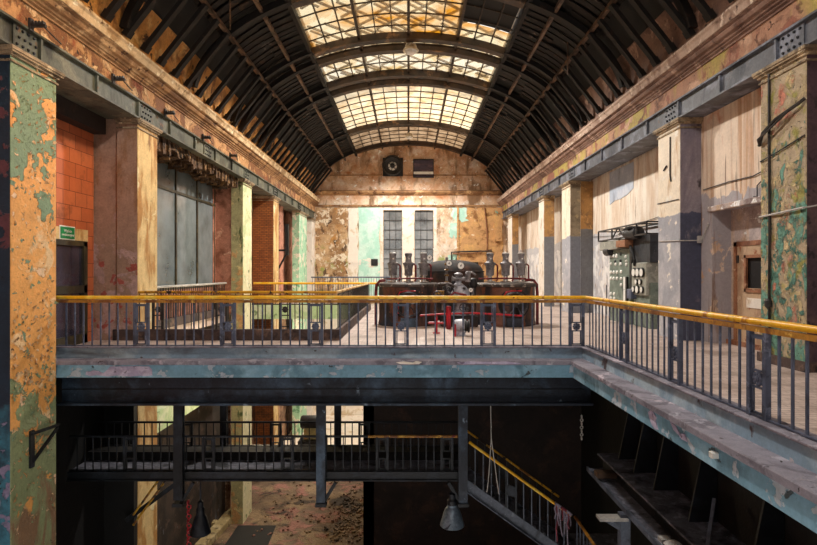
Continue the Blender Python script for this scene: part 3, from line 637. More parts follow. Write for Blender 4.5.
# ------------------------------------------------------------------ windows and doors
def glazing(name, x, y0, y1, z0, z1, vy, hz, gmat, fmat):
    r = root_struct(name, (x, (y0 + y1) / 2, z0))
    B(x - .02, x - .005, y0, y1, z0, z1).build('glass', gmat, r)
    m = MB()
    for y in vy: m.box(x - .04, x + .05, y - .05, y + .05, z0, z1)
    for z in hz: m.box(x - .035, x + .045, y0, y1, z - .05, z + .05)
    m.build('frame', fmat, r); return r
glazing('window_1', -8.98, 16.7, 25.2, 1.0, 5.75, (16.75, 18.9, 21.0, 23.1, 25.15), (1.05, 4.75, 5.7), 'glass_dim', 'door_dark')
for i, (a, b) in enumerate(((-2.05, -.53), (.5, 2.02))):
    r = root_struct('window_%d' % (i + 2), ((a + b) / 2, YB, .4))
    B(a, b, YB + .2, YB + .22, .4, 6.72).build('glass', 'glass_grey', r)
    m = MB()
    for q in range(4): xx = a + (b - a) * q / 3; m.box(xx - .025, xx + .025, YB + .15, YB + .25, .4, 6.72)
    for q in range(9): zz = .42 + 6.28 * q / 8; m.box(a, b, YB + .14, YB + .25, zz - .03, zz + .03)
    m.build('frame', 'iron_dark', r)
# upper rectangular window and fan in the gable
r = root_struct('window_4', (1.15, YB, 9.5))
B(.42, 2.02, YB - .06, YB - .03, 9.45, 10.85).build('glass', paint('dark_violet_boarding', '#4a4252', [('#6a5560', 2, .56, .05, dict(stretch=(.3, 1, 2)))], bump=.2), r)
m = MB(); m.box(.38, 2.06, YB - .1, YB, 10.82, 10.9); m.box(.38, .45, YB - .1, YB, 9.4, 10.9); m.box(1.99, 2.06, YB - .1, YB, 9.4, 10.9); m.box(.38, 2.06, YB - .1, YB, 9.38, 9.45)
m.build('frame', 'iron_dark', r)
B(.42, 2.02, YB - .16, YB - .03, 9.66, 9.86).build('slat', 'white', r)
t = thing('ventilation_fan', (-1.3, YB - .1, 9.3), 'round black ventilation fan set in a dark square high on the end wall', 'fan')
B(-2.1, -.45, YB - .1, YB, 9.5, 11.0).build('housing', 'black', t)
m = MB(); m.lathe([(.62, 0), (.8, -.12), (.84, -.4), (.74, -.45), (.68, -.2), (.55, -.12), (.3, -.1)], (-1.3, YB - .1, 10.3), 32, 'y', cap=False)
m.build('ring', 'iron_dark', t, smooth=True)
m = MB(); m.lathe([(.34, 0), (.36, -.12), (.2, -.2)], (-1.3, YB - .1, 10.3), 20, 'y'); m.build('hub_plate', 'white', t)
m = MB(); m.lathe([(.2, -.2), (.2, -.35), (.1, -.42)], (-1.3, YB - .1, 10.3), 16, 'y'); m.build('motor', 'black', t)
for q in range(6):
    a = q * PI / 3 + .3; c, s_ = math.cos(a), math.sin(a)
    m = MB(); m.beam((-1.3 + .2 * c, YB - .22, 10.3 + .2 * s_), (-1.3 + .66 * c, YB - .2, 10.3 + .66 * s_), .05, .16, (0, 1, .4)); m.build('blade', 'iron_dark', t)
tag(B(-3.05, -2.5, YB - .1, YB - .02, 2.2, 2.75).build('junction_box', 'black', bevel=.02), 'small black box on the mint painted part of the end wall', 'box')
# left exit door
r = root_struct('door_1', (-8.9, 14.2, FL))
m = MB(); m.box(-8.98, -8.84, 13.55, 13.68, FL, 2.5); m.box(-8.98, -8.84, 14.86, 15.02, FL, 2.5); m.box(-8.98, -8.84, 13.55, 15.02, 2.36, 2.5); m.box(-8.98, -8.84, 13.55, 15.0, 1.1, 1.3); m.box(-8.98, -8.84, 13.55, 15.0, FL, FL + .25)
m.build('door_frame', 'door_dark', r)
B(-8.94, -8.91, 13.6, 14.9, FL + .2, 2.4).build('glass', 'glass_dark', r)
# exit sign above it
t = thing('exit_sign', (-8.86, 14.2, 2.52), 'small green emergency exit sign above the dark glazed door', 'sign')
B(-8.885, -8.872, 13.86, 14.5, 2.5, 2.86).build('backing', 'sign_white', t)
B(-8.872, -8.862, 13.89, 14.47, 2.53, 2.83).build('face', 'sign_green', t)
def text_mesh(name, body, size, mat, parent, loc, rot):
    cu = bpy.data.curves.new(name, 'FONT'); cu.body = body; cu.size = size; cu.align_x = 'CENTER'; cu.align_y = 'CENTER'; cu.extrude = .002
    to = bpy.data.objects.new(name + '_tmp', cu); COL.objects.link(to)
    dg = bpy.context.evaluated_depsgraph_get(); me = bpy.data.meshes.new_from_object(to.evaluated_get(dg))
    bpy.data.objects.remove(to)
    me.materials.clear(); me.materials.append(M[mat])
    o = bpy.data.objects.new(name, me); COL.objects.link(o); o.parent = parent
    o.location = Vector(loc) - Vector(ORIG[parent.name]); o.rotation_euler = rot
    return o
text_mesh('lettering', 'Wyjście\newakuacyjne', .1, 'sign_white', t, (-8.858, 14.18, 2.68), (PI / 2, 0, PI / 2))
# tan door on the other side
r = root_struct('door_2', (8.75, 14.2, FL))
m = MB(); m.box(8.66, 8.76, 13.1, 14.55, FL, FL + .02)
m = MB(); m.box(8.68, 8.76, 14.42, 14.56, FL, 2.46); m.box(8.68, 8.76, 11.9, 12.02, FL, 2.46); m.box(8.68, 8.76, 11.9, 14.56, 2.34, 2.46)
m.build('door_frame', 'door_rust', r)
m = MB(); m.box(8.70, 8.76, 12.02, 14.42, FL, .95); m.box(8.70, 8.76, 12.02, 13.25, .95, 2.34); m.box(8.70, 8.76, 14.05, 14.42, .95, 2.34); m.box(8.70, 8.76, 13.25, 14.05, 2.05, 2.34); m.box(8.70, 8.76, 13.25, 14.05, .95, 1.25)
m.build('leaf', 'door_tan', r)
m = MB(); m.box(8.66, 8.72, 13.2, 13.28, 1.15, 2.1); m.box(8.66, 8.72, 14.0, 14.08, 1.15, 2.1); m.box(8.66, 8.72, 13.2, 14.08, 2.02, 2.1); m.box(8.66, 8.72, 13.2, 14.08, 1.15, 1.24)
m.build('window_trim', 'door_rust', r)
B(8.74, 8.76, 13.25, 14.05, 1.2, 2.06).build('glass', 'black', r)
m = MB(); m.lathe([(.03, 0), (.03, -.05), (.06, -.07), (.05, -.1)], (8.70, 12.85, 1.0), 12, 'x'); m.build('handle', 'door_rust', r)
B(8.68, 8.7, 13.3, 14.0, .75, 1.0).build('notice_plate', 'col_white', r)
m = MB(); m.box(8.68, 8.70, 14.34, 14.44, 1.9, 2.1); m.box(8.68, 8.70, 14.34, 14.44, .2, .4); m.build('hinge', 'iron_dark', r)
struct(B(8.62, 8.8, 11.6, 14.8, FL, FL + .12).build('baseboard_right', 'door_rust'))
# dark skirting at column foot wall
struct(B(8.1, 8.26, 5.0, 11.6, FL, FL + .14).build('baseboard_near', 'dark_kerb'))
# pale blue painted panel on the right wall
m = MB(); m.prism([(21.3, 4.95), (21.9, 4.78), (22.6, 4.7), (23.2, 4.72), (23.8, 4.6), (23.8, 6.0), (21.3, 5.98)], 'x', 8.78, 8.799)
tag(m.build('painted_panel', 'blue_patch'), 'pale blue painted panel high on the cream wall above the switchboard', 'panel')

# ------------------------------------------------------------------ vaulted roof
def ex(x, d=0.0):
    """point on the vault (inner ellipse shrunk by d)"""
    a, b = 7.8 - d, 4.49 - d
    return 7.57 + b * math.sqrt(max(0.0, 1 - (x / a) ** 2))
def arc(x0, x1, n, d=0.0): return [(x0 + (x1 - x0) * i / n, ex(x0 + (x1 - x0) * i / n, d)) for i in range(n + 1)]
def arc_t(t0, t1, n, d=0.0):
    return [((7.8 - d) * math.sin(t0 + (t1 - t0) * i / n), 7.57 + (4.49 - d) * math.cos(t0 + (t1 - t0) * i / n)) for i in range(n + 1)]
T_SK = math.asin(4.25 / 7.8); T_SP = math.asin(7.72 / 7.8)
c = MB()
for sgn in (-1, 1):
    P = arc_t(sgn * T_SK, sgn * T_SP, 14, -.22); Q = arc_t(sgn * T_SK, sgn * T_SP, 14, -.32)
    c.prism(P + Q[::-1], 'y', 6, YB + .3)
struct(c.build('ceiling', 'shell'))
# boards lying across the arch, with gaps, under the shell
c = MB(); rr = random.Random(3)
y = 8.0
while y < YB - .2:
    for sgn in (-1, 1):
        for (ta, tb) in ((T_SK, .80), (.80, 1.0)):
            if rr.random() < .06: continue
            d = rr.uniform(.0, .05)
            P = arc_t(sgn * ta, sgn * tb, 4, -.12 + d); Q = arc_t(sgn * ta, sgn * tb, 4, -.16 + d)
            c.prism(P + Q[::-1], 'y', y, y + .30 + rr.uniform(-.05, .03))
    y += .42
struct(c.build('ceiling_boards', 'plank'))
# short timber struts between cornice and purlin, every metre
proto = None
k = 0
for sgn in (-1, 1):
    y = 8.7; base = None
    while y < YB - .4:
        if base is None:
            m = MB(); m.beam((sgn * 7.5, y, 8.2), (sgn * 6.2, y, 9.85), .12, .2, (0, 1, 0)); m.beam((sgn * 7.62, y, 8.02), (sgn * 7.5, y, 8.2), .16, .24, (0, 1, 0))
            base = m.build('roof_strut', 'timber', origin=(sgn * 7.6, y, 8.0))
            tag(base, 'dark slanting roof strut standing on the cornice above the ' + ('orange and cream columns' if sgn < 0 else 'green and slate columns'), 'strut', 'roof struts above the ' + ('red tile side' if sgn < 0 else 'switchboard side'))
        else:
            o = base.copy(); COL.objects.link(o); o.location = (sgn * 7.6, y, 8.0)
        y += 1.0
PUR = [(6.25, 9.95), (5.15, 10.85)]
for sgn in (-1, 1):
    for i, (x, z) in enumerate(PUR):
        m = MB(); m.box(sgn * x - .03, sgn * x + .03, 7, YB, z - .08, z + .08); m.box(sgn * x - .06, sgn * x + .06, 7, YB, z - .1, z - .08)
        tag(m.build('purlin', 'purlin'), ('lower ' if i == 0 else 'upper ') + 'iron purlin along the vault over the ' + ('red tile side' if sgn < 0 else 'switchboard side'), 'purlin', 'roof purlins')
    m = MB(); m.box(sgn * 4.25 - .08, sgn * 4.25 + .08, 7, YB, 11.12, 11.42)
    tag(m.build('skylight_beam', 'timber'), 'long dark edge beam of the skylight on the ' + ('red tile side' if sgn < 0 else 'switchboard side'), 'beam')
# arched ribs, in pairs
RIBN = {14.6: 'arched roof rib over the huge orange column', 19.2: 'arched roof rib over the tall glazing', 23.6: 'nearer of the rib pair beside the bigger hanging lamp', 24.8: 'farther of the rib pair beside the bigger hanging lamp',
        28.0: 'nearer rib of the middle pair across the skylight', 29.2: 'farther rib of the middle pair across the skylight', 37.2: 'single arched rib beyond the plain pale panes', 43.0: 'arched rib tight against the end wall'}
for y, lab in RIBN.items():
    m = MB()
    for (ta, tb, mi) in ((-T_SP, -T_SK, 1), (-T_SK, T_SK, 0), (T_SK, T_SP, 1)):  # rib sides coloured darker to paint the shade of the side vault
        m.mi = mi
        P = arc_t(ta, tb, 18, .0); Q = arc_t(ta, tb, 18, .34 if mi == 0 else .22); m.prism(P + Q[::-1], 'y', y - .07, y + .07)
        P = arc_t(ta, tb, 18, .32 if mi == 0 else .20); Q = arc_t(ta, tb, 18, .36 if mi == 0 else .24); m.prism(P + Q[::-1], 'y', y - (.2 if mi == 0 else .12), y + (.2 if mi == 0 else .12))
    tag(m.build('roof_rib', ['rib', 'timber']), lab, 'rib', 'arched roof ribs')
# skylight: glazing bars, panes
XB = [-4.25 + 8.5 * i / 12 for i in range(13)]
bays = [(7.5, 14.6, 'glass_amber'), (14.6, 19.2, 'glass_amber'), (19.2, 24.2, 'glass_amber'), (24.2, 28.6, 'glass_pale'), (28.6, 37.2, 'glass_white'), (37.2, YB, 'glass_brown')]
for i, (ya, yb, gm) in enumerate(bays):
    r = root_struct('window_%d' % (i + 5), (0, ya, 11.5))
    g = MB()
    for a, b in zip(XB, XB[1:]):
        if i < 3 and a > 2.0 and ya < 19: continue
        y2 = yb
        y1 = 22.2 if (a > 2.0 and i == 2) else ya
        v = g.pts([(a, y1, ex(a)), (b, y1, ex(b)), (b, y2, ex(b)), (a, y2, ex(a))]); g.face(v)
        v = g.pts([(a, y1, ex(a) + .01), (b, y1, ex(b) + .01), (b, y2, ex(b) + .01), (a, y2, ex(a) + .01)]) if False else None
    g.build('glass', gm, r)
    m = MB()
    for q, x in enumerate(XB):
        hh = .09 if q % 3 == 0 else .035
        m.box(x - hh * .6, x + hh * .6, ya, yb, ex(x) - hh * 2.0, ex(x) + .02)
    step = 1.05
    yy = ya + .5
    while yy < yb - .1:
        P = arc(-4.25, 4.25, 12, .0); Q = arc(-4.25, 4.25, 12, .05)
        m.prism(P + Q[::-1], 'y', yy - .018, yy + .018); yy += step
    m.build('glazing_bars', 'bar', r)
# boards covering the near part on one side
m = MB(); P = arc(2.05, 4.1, 6, -.06); Q = arc(2.05, 4.1, 6, -.02); m.prism(P + Q[::-1], 'y', 7, 22.2)
tag(m.build('cover_board', 'shell'), 'black boarding closing one side of the skylight', 'board')
# outer roof bracing above the glass
m = MB()
cell = 1.42
for i in range(6):
    for j in range(13):
        x0 = -4.25 + cell * i; y0 = 13 + cell * j; zc = ex(max(-4.2, min(4.2, x0 + .7))) + .45
        if rr.random() < .95: m.beam((x0, y0, zc), (x0 + cell, y0 + cell, zc), .11, .06)
        if rr.random() < .9: m.beam((x0 + cell, y0, zc + .06), (x0, y0 + cell, zc + .06), .10, .06)
        if rr.random() < .7: m.beam((x0, y0 + .7, zc + .12), (x0 + .7, y0 + cell, zc + .12), .12, .05)
        if rr.random() < .5: m.beam((x0 + .7, y0, zc + .12), (x0 + cell, y0 + .7, zc + .12), .16, .05)
for x0 in (-4.4, -2.2, 0, 2.2, 4.4): m.box(x0 - .05, x0 + .05, 13, 31.5, ex(min(4.4, abs(x0))) + .6, ex(min(4.4, abs(x0))) + .8)
tag(m.build('roof_bracing', 'lattice'), 'crossed bracing of the outer roof seen through the skylight panes', 'bracing')
# hanging lamps under the skylight
def roof_lamp(x, y, z, r, label):
    t = thing('pendant_lamp', (x, y, z), label, 'lamp')
    m = MB(); m.lathe([(r * .25, .62 * r * 2), (r * .75, .5 * r * 2), (r * .95, .2 * r * 2), (r * 1.15, .05), (r * 1.15, 0), (r * .9, .02)], (x, y, z), 20); m.build('shade', 'lamp_cream', t, smooth=True)
    m = MB(); m.lathe([(r * .9, .02), (r * .6, -.1), (r * .2, -.13)], (x, y, z), 16); m.build('lens', 'white', t, smooth=True)
    m = MB(); m.tube([(x, y, z + r * 1.2), (x, y, ex(x) - .1)], .025, 6); m.build('rod', 'iron_dark', t)
roof_lamp(.1, 23.9, 11.35, .3, 'bigger pendant lamp hanging under the skylight near the amber panes')
roof_lamp(.05, 38.5, 11.2, .26, 'smaller pendant lamp hanging under the skylight near the end wall')
roof_lamp(.1, 9.3, 11.35, .3, 'added unseen pendant lamp over the open void, lighting the near columns')  # unseen lamp added to light the near columns from above
# thin drop rods under the boards
for (x, y, z0, z1, lab) in ((-5.7, 17.4, 9.4, 10.5, 'thin rod dangling under the boards over the tall glazing'), (5.9, 20.2, 9.0, 10.2, 'thin rod dangling under the boards over the switchboard')):
    m = MB(); m.tube([(x, y, z0), (x, y, z1)], .03, 6); tag(m.build('hanging_rod', 'purlin'), lab, 'rod')

# ------------------------------------------------------------------ balustrades
def rosette(m, c, axis, r=.075):
    cx, cy, cz = c
    for q in range(8):
        a = q * PI / 4; u, v = math.cos(a) * r * .72, math.sin(a) * r * .72
        p = (cx + u, cy, cz + v) if axis == 'x' else (cx, cy + u, cz + v)
        m.lathe([(.01, -.02), (r * .34, -.012), (r * .34, .012), (.01, .02)], p, 8, 'y' if axis == 'x' else 'x')
    m.lathe([(.01, -.03), (r * .45, -.02), (r * .45, .02), (.01, .03)], c, 10, 'y' if axis == 'x' else 'x')
def balustrade(t, axis, fixed, a0, a1, panels, pitch, z0, z1, imat, bw=.016, pw=.29, first=None, rose=True):
    """vertical bars and ornamental panels along x or y; every bar is its own mesh"""
    def bx(m, u0, u1, h, za, zb):
        if axis == 'x': m.box(u0, u1, fixed - h, fixed + h, za, zb)
        else: m.box(fixed - h, fixed + h, u0, u1, za, zb)
    m = MB(); bx(m, a0, a1, .022, z0 + .012, z0 + .03); m.build('bottom_rail', imat, t)
    edges = []
    for c in panels:
        m = MB()
        for s_ in (-1, 1): bx(m, c + s_ * pw / 2 - .03, c + s_ * pw / 2 + .03, .03, z0, z1)
        zf = z0 + (z1 - z0) * .04; zg = z0 + (z1 - z0) * .34
        bx(m, c - pw / 2 + .02, c + pw / 2 - .02, .012, z1 - .08, z1 - .03)
        for s_ in (-1, 1): bx(m, c + s_ * (pw / 2 - .055) - .012, c + s_ * (pw / 2 - .055) + .012, .012, zf, zg); bx(m, c + s_ * (pw / 2 - .055) - .01, c + s_ * (pw / 2 - .055) + .01, .012, zg + .2, z1 - .08)
        bx(m, c - pw / 2 + .03, c + pw / 2 - .03, .012, zf, zf + .025); bx(m, c - pw / 2 + .03, c + pw / 2 - .03, .012, zg, zg + .025)
        bx(m, c - pw / 2 + .03, c + pw / 2 - .03, .012, zg + .19, zg + .215)
        p = m.build('panel', imat, t)
        if rose:
            m = MB(); cc = (c, fixed, zg + .11) if axis == 'x' else (fixed, c, zg + .11)
            rosette(m, cc, axis, .085); m.build('rosette', imat, p)
        edges += [c - pw / 2, c + pw / 2]
    stops = sorted([a0] + edges + [a1])
    n = 0
    for i in range(0, len(stops) - 1, 2):
        u, v = stops[i], stops[i + 1]
        k_ = max(1, round((v - u) / pitch))
        for q in range(1, k_):
            if n >= 92: break
            x = u + (v - u) * q / k_
            m = MB()
            if axis == 'x': m.box(x - bw, x + bw, fixed - bw * .6, fixed + bw * .6, z0, z1)
            else: m.box(fixed - bw * .6, fixed + bw * .6, x - bw, x + bw, z0, z1)
            m.build('baluster', imat, t); n += 1
# front
XR = 3.98; YR = 12.2
t = thing('balustrade', (-1.9, YR, 0), 'balustrade with a straight yellow handrail along the front edge of the gallery', 'balustrade')
PC = [(x - 408.5) * YR / 545 for x in (141.5, 228, 315.5, 401, 488, 576.5)]
balustrade(t, 'x', YR, -7.85, XR - .06, PC, .203, 0, .975, 'iron')
m = MB(); m.box(-7.9, XR + .02, YR - .03, YR + .03, .975, 1.035); m.build('flat_bar', 'rail_bar', t)
m = MB(); m.tube([(-7.9, YR, 1.09), (-5, YR, 1.09), (-2, YR, 1.09), (XR, YR, 1.09)], .041, 12); m.lathe([(.02, 1.049), (.041, 1.07), (.041, 1.11), (.02, 1.131)], (XR, YR, 0), 12); m.build('handrail', 'yellow', t, smooth=True)
# side
t = thing('balustrade', (XR, 6.5, 0), 'balustrade with a yellow handrail running towards the viewer past the tan door', 'balustrade')
balustrade(t, 'y', XR, 1.2, YR - .04, [10.06, 8.13, 6.2, 4.27, 2.34], .203, 0, .975, 'iron')
m = MB(); m.box(XR - .03, XR + .03, 1.1, YR - .04, .975, 1.035); m.build('flat_bar', 'rail_bar', t)
m = MB(); m.tube([(XR, YR - .05, 1.09), (XR, 8, 1.09), (XR, 4, 1.09), (XR, 1.1, 1.09)], .041, 12); m.build('handrail', 'yellow', t, smooth=True)

# stairwell in the gallery floor: dark kerb and worn railing
OX0, OX1, OY0, OY1 = -8.35, -2.09, 15.5, 28.1
k = MB(); k.prism([(OX0, OY0 - .12), (OX1 + .15, OY0 - .12), (OX1 + .15, OY1 + .12), (OX0, OY1 + .12), (OX0, OY1), (OX1, OY1), (OX1, OY0 + .05), (OX0, OY0 + .05)], 'z', FL, .04)
struct(k.build('trim_27', 'dark_kerb'))
struct(B(OX0, OX1, OY1 - .02, OY1 + .1, -.75, -.02).build('trim_28', 'green_slab'))
struct(B(-8.47, -8.35, 16.6, OY1, FL, .04).build('trim_29', 'dark_kerb'))
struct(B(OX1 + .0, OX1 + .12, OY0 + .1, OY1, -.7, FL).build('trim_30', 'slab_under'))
t = thing('railing', ((OX0 + OX1) / 2, OY0, .04), 'worn yellow railing round the stairwell opening in the gallery floor', 'railing')
m = MB(); m.tube([(OX0 + .1, OY0 - .04, 1.09), (-5.5, OY0 - .04, 1.09), (OX1 + .05, OY0 - .04, 1.09)], .04, 10); m.build('handrail', 'yellow_worn', t, smooth=True)
m = MB(); m.tube([(OX1 + .05, OY0 - .04, 1.09), (OX1 + .05, 20, 1.09), (OX1 + .05, OY1 + .04, 1.09)], .045, 10); m.build('handrail', 'col_cream', t, smooth=True)
m = MB(); m.tube([(-8.0, OY1 + .04, 1.09), (-5, OY1 + .04, 1.09), (-1.45, OY1 + .04, 1.09)], .055, 10); m.build('handrail', 'yellow', t, smooth=True)
m = MB(); m.box(OX0 + .1, OX1 + .05, OY0 - .06, OY0 - .02, .98, 1.02); m.build('flat_bar', 'rail_bar', t)
def bars(t, pts, mat, r=.012, z0=.04, z1=1.06):
    for p in pts:
        m = MB(); m.box(p[0] - r, p[0] + r, p[1] - r, p[1] + r, z0, z1); m.build('baluster', mat, t)
bars(t, [(OX0 + .3 + .21 * i, OY0 - .04) for i in range(29)], 'iron_dark')
bars(t, [(OX1 + .05, OY0 + .25 + .27 * i) for i in range(46)], 'iron_dark')
bars(t, [(-7.4 + .27 * i, OY1 + .04) for i in range(21)], 'iron_dark')
for c in (-7.1, -5.3, -3.5):
    m = MB()
    for s_ in (-1, 1): m.box(c + s_ * .14 - .03, c + s_ * .14 + .03, OY0 - .07, OY0 - .01, .04, 1.0)
    m.box(c - .14, c + .14, OY0 - .05, OY0 - .03, .1, .13); m.box(c - .14, c + .14, OY0 - .05, OY0 - .03, .42, .45)
    p = m.build('panel', 'iron_dark', t); m = MB(); rosette(m, (c, OY0 - .04, .6), 'x', .09); m.build('rosette', 'iron_dark', p)
# plain railing under the tall glazing
t = thing('railing', (-8.4, 21, .04), 'plain grey railing under the tall glazing along the stairwell', 'railing')
m = MB(); m.tube([(-8.41, 16.7, 1.16), (-8.41, 21, 1.16), (-8.41, 25.1, 1.16)], .045, 8); m.build('handrail', 'cable_pale', t, smooth=True)
bars(t, [(-8.41, 16.9 + .2 * i) for i in range(41)], 'iron_dark', .014, .04, 1.14)
# far grey railing round the second opening
t = thing('railing', (-4.5, 42.5, FL), 'dark grey railing in front of the far end wall', 'railing')
m = MB(); m.tube([(-7.6, 42.5, 1.28), (-1.4, 42.5, 1.28)], .05, 8); m.build('handrail', 'iron', t, smooth=True)
bars(t, [(-7.5 + .2 * i, 42.5) for i in range(31)], 'iron', .014, FL, 1.27)

# ------------------------------------------------------------------ machines on the gallery
def tank(x, y, r, label, wx):
    t = thing('boiler_tank', (x, y, FL), label, 'tank')
    z0, z1 = FL, 1.2
    m = MB(); m.lathe([(r * 1.02, z0), (r * 1.02, z0 + .12), (r, z0 + .16), (r, z1 - .12), (r * .99, z1)], (x, y, 0), 48); m.build('shell', 'tank_rust', t, smooth=True)
    m = MB(); m.lathe([(r * 1.035, z1 - .07), (r * 1.05, z1 - .05), (r * 1.05, z1 + .03), (r, z1 + .07), (.1, z1 + .1)], (x, y, 0), 48); m.build('lid', 'tank_top', t, smooth=True)
    m = MB(); yf = y - r - .16
    m.ring((wx, yf, .53), .42, .035, 'y', 36, 8)
    for q in range(6):
        a = q * PI / 3; m.tube([(wx, yf, .53), (wx + .2 * math.cos(a + .2), yf, .53 + .2 * math.sin(a + .2)), (wx + .42 * math.cos(a), yf, .53 + .42 * math.sin(a))], .022, 6)
    m.lathe([(.09, -.06), (.09, .08), (.05, .12)], (wx, yf, .53), 14, 'y')
    m.tube([(wx, yf, .53), (wx, y - r * .8, .53)], .05, 8)
    m.build('handwheel', 'wheel', t, smooth=True)
    m = MB(); m.lathe([(.55, -.04), (.55, .06), (.5, .1)], (wx, y - r + .06, .53), 28, 'y'); m.build('manhole_cover', 'vessel', t, smooth=True)
    m = MB(); m.box(wx - .28, wx + .28, y - r - .12, y - r + .1, FL, .05); m.build('foot_block', 'girder', t)
    m = MB(); s_ = 1 if wx < x + .01 else -1
    m.tube([(wx - .36, yf + .1, .2), (wx - .36, yf + .06, .85), (wx - .3, yf + .05, .96), (wx - .1, yf + .04, 1.0), (wx + .25, yf + .04, 1.0)], .024, 8); m.build('red_pipe', 'red', t, smooth=True)
    return t
TA = tank(-.02, 20.3, 1.08, 'brown rusty boiler tank beside the stairwell railing, with three grey valves on its lid', .0)
TB = tank(3.6, 20.3, 1.08, 'brown rusty boiler tank nearer the switchboard, with three grey valves on its lid', 3.72)
def relief(x, y, label):
    z = 1.3
    t = thing('relief_valve', (x, y, z), label, 'valve', 'relief valves on the boiler tanks')
    m = MB(); m.lathe([(.19, 0), (.19, .03), (.09, .04), (.08, .22), (.13, .23), (.13, .26)], (x, y, z), 20); m.build('stem', 'chrome', t, smooth=True)
    m = MB(); m.lathe([(.12, .24), (.15, .26), (.15, .5), (.165, .52), (.17, .60), (.215, .66), (.215, .70), (.13, .74), (.115, .76), (.105, .90), (.135, 1.0), (.14, 1.05), (.09, 1.06)], (x, y, z), 24); m.build('body', 'valve', t, smooth=True)
    m = MB(); m.lathe([(.12, 1.06), (.11, 1.085), (.03, 1.09)], (x, y, z), 16); m.build('cap', 'dial', t, smooth=True)
    m = MB(); m.lathe([(.02, -.1), (.032, -.135), (.01, -.15)], (x + .02, y, z + .86), 8, 'y'); m.build('bolt', 'dial', t)
    m = MB(); m.tube([(x + .22, y - .05, z + .02), (x + .27, y - .05, z + .1), (x + .27, y - .05, z + .6), (x + .2, y - .05, z + .66)], .032, 8); m.build('drain_pipe', 'red_dark', t, smooth=True)
nm = ['nearest the stairwell', 'in the middle', 'nearest the pump']
for i, x in enumerate((-.58, .0, .56)): relief(x, 20.2, 'grey relief valve on the tank beside the stairwell, %s' % ('first from the stairwell', 'in the middle of the three', 'third from the stairwell')[i])
for i, x in enumerate((3.02, 3.6, 4.17)): relief(x, 20.2, 'grey relief valve on the tank nearer the switchboard, %s' % ('closest to the pump', 'in the middle of the three', 'closest to the switchboard')[i])
# domed vessel behind
t = thing('pressure_vessel', (1.85, 23.2, FL), 'big black domed pressure vessel behind the pump, between the two tanks', 'vessel')
m = MB(); m.lathe([(1.35, FL), (1.35, 1.6), (1.3, 1.8), (1.15, 1.97), (.9, 2.08), (.55, 2.15), (.25, 2.18), (.02, 2.19)], (1.85, 23.2, 0), 40, cap=False); m.build('shell', 'vessel', t, smooth=True)
m = MB(); m.lathe([(1.355, 1.66), (1.37, 1.67), (1.37, 1.71), (1.355, 1.72)], (1.85, 23.2, 0), 40, cap=False); m.build('seam_band', 'vessel', t, smooth=True)
# pump between the tanks
t = thing('feed_pump', (1.8, 19.6, FL), 'pale grey steam pump with pipes and white dials between the two tanks', 'pump')
px_, py_ = 1.82, 19.6
B(1.15, 2.45, 19.2, 20.2, FL, .12).build('bed_plate', 'vessel', t, bevel=.03)
m = MB(); m.lathe([(.30, .1), (.3, .2), (.2, .3), (.2, .55), (.34, .62), (.36, .72), (.33, .95), (.22, 1.12), (.13, 1.2)], (px_ + .05, py_, 0), 24); m.build('cylinder', 'pump', t, smooth=True)
m = MB(); m.lathe([(.16, 1.18), (.18, 1.22), (.1, 1.28), (.1, 1.52), (.15, 1.55), (.15, 1.6), (.05, 1.66)], (px_ - .02, py_, 0), 16); m.build('valve_chest', 'pump', t, smooth=True)
m = MB(); m.lathe([(.1, -.32), (.12, -.3), (.07, -.25), (.07, .25), (.12, .3), (.1, .32)], (px_ + .05, py_ - .1, 1.42), 14, 'x'); m.lathe([(.1, -.05), (.1, .3), (.06, .34)], (px_ + .3, py_ - .15, 1.36), 12); m.build('crosshead', 'valve', t, smooth=True)
m = MB()
m.tube([(px_ + .2, py_ - .2, 1.6), (px_ + .42, py_ - .2, 1.66), (px_ + .58, py_ - .2, 1.56)], .035, 8); m.tube([(px_ - .3, py_, .9), (px_ - .42, py_, .95), (px_ - .45, py_, 1.4), (px_ - .45, py_, 2.2)], .045, 8)
m.tube([(px_ + .48, py_, 1.3), (px_ + .5, py_, .6), (px_ + .48, py_, .1)], .055, 8); m.tube([(px_ - .6, py_ - .1, .3), (px_ - .6, py_ - .1, 1.0), (px_ - .35, py_ - .1, 1.15)], .035, 8)
m.tube([(px_ - .75, py_ - .05, 1.25), (px_ - .4, py_ - .15, 1.28), (px_ - .1, py_ - .2, 1.15)], .03, 8); m.tube([(px_ - .7, py_ - .2, .6), (px_ - .3, py_ - .3, .62), (px_ + .4, py_ - .3, .58)], .04, 8)
m.build('steam_pipe', 'valve', t, smooth=True)
m = MB()
for (xx, zz, rr_) in ((-.55, 1.1, .07), (-.25, 1.3, .06), (.25, .35, .09), (-.4, .4, .1), (.5, .8, .08), (-.7, .75, .07), (.15, 1.1, .05), (-.2, .75, .08)): m.lathe([(rr_ * .5, -.08), (rr_, -.05), (rr_, .03), (rr_ * .6, .05), (rr_ * .4, .12)], (px_ + xx, py_ - .3, zz), 10, 'y'); m.tube([(px_ + xx, py_ - .3, zz), (px_ + xx + .03, py_, zz + .03)], rr_ * .4, 6)
m.build('valve_fittings', 'wheel', t, smooth=True)
m = MB()
for zz in (1.75, 1.95, 1.55, 1.3): m.lathe([(.04, -.04), (.08, -.02), (.08, .02), (.04, .04)], (px_ - .45, py_, zz), 10)
m.build('pipe_nut', 'brass', t, smooth=True)
m = MB(); m.lathe([(.1, -.02), (.16, .1), (.12, .3), (.05, .34)], (px_ + .5, py_ - .05, 1.12), 12); m.build('oil_cup', 'black', t, smooth=True)
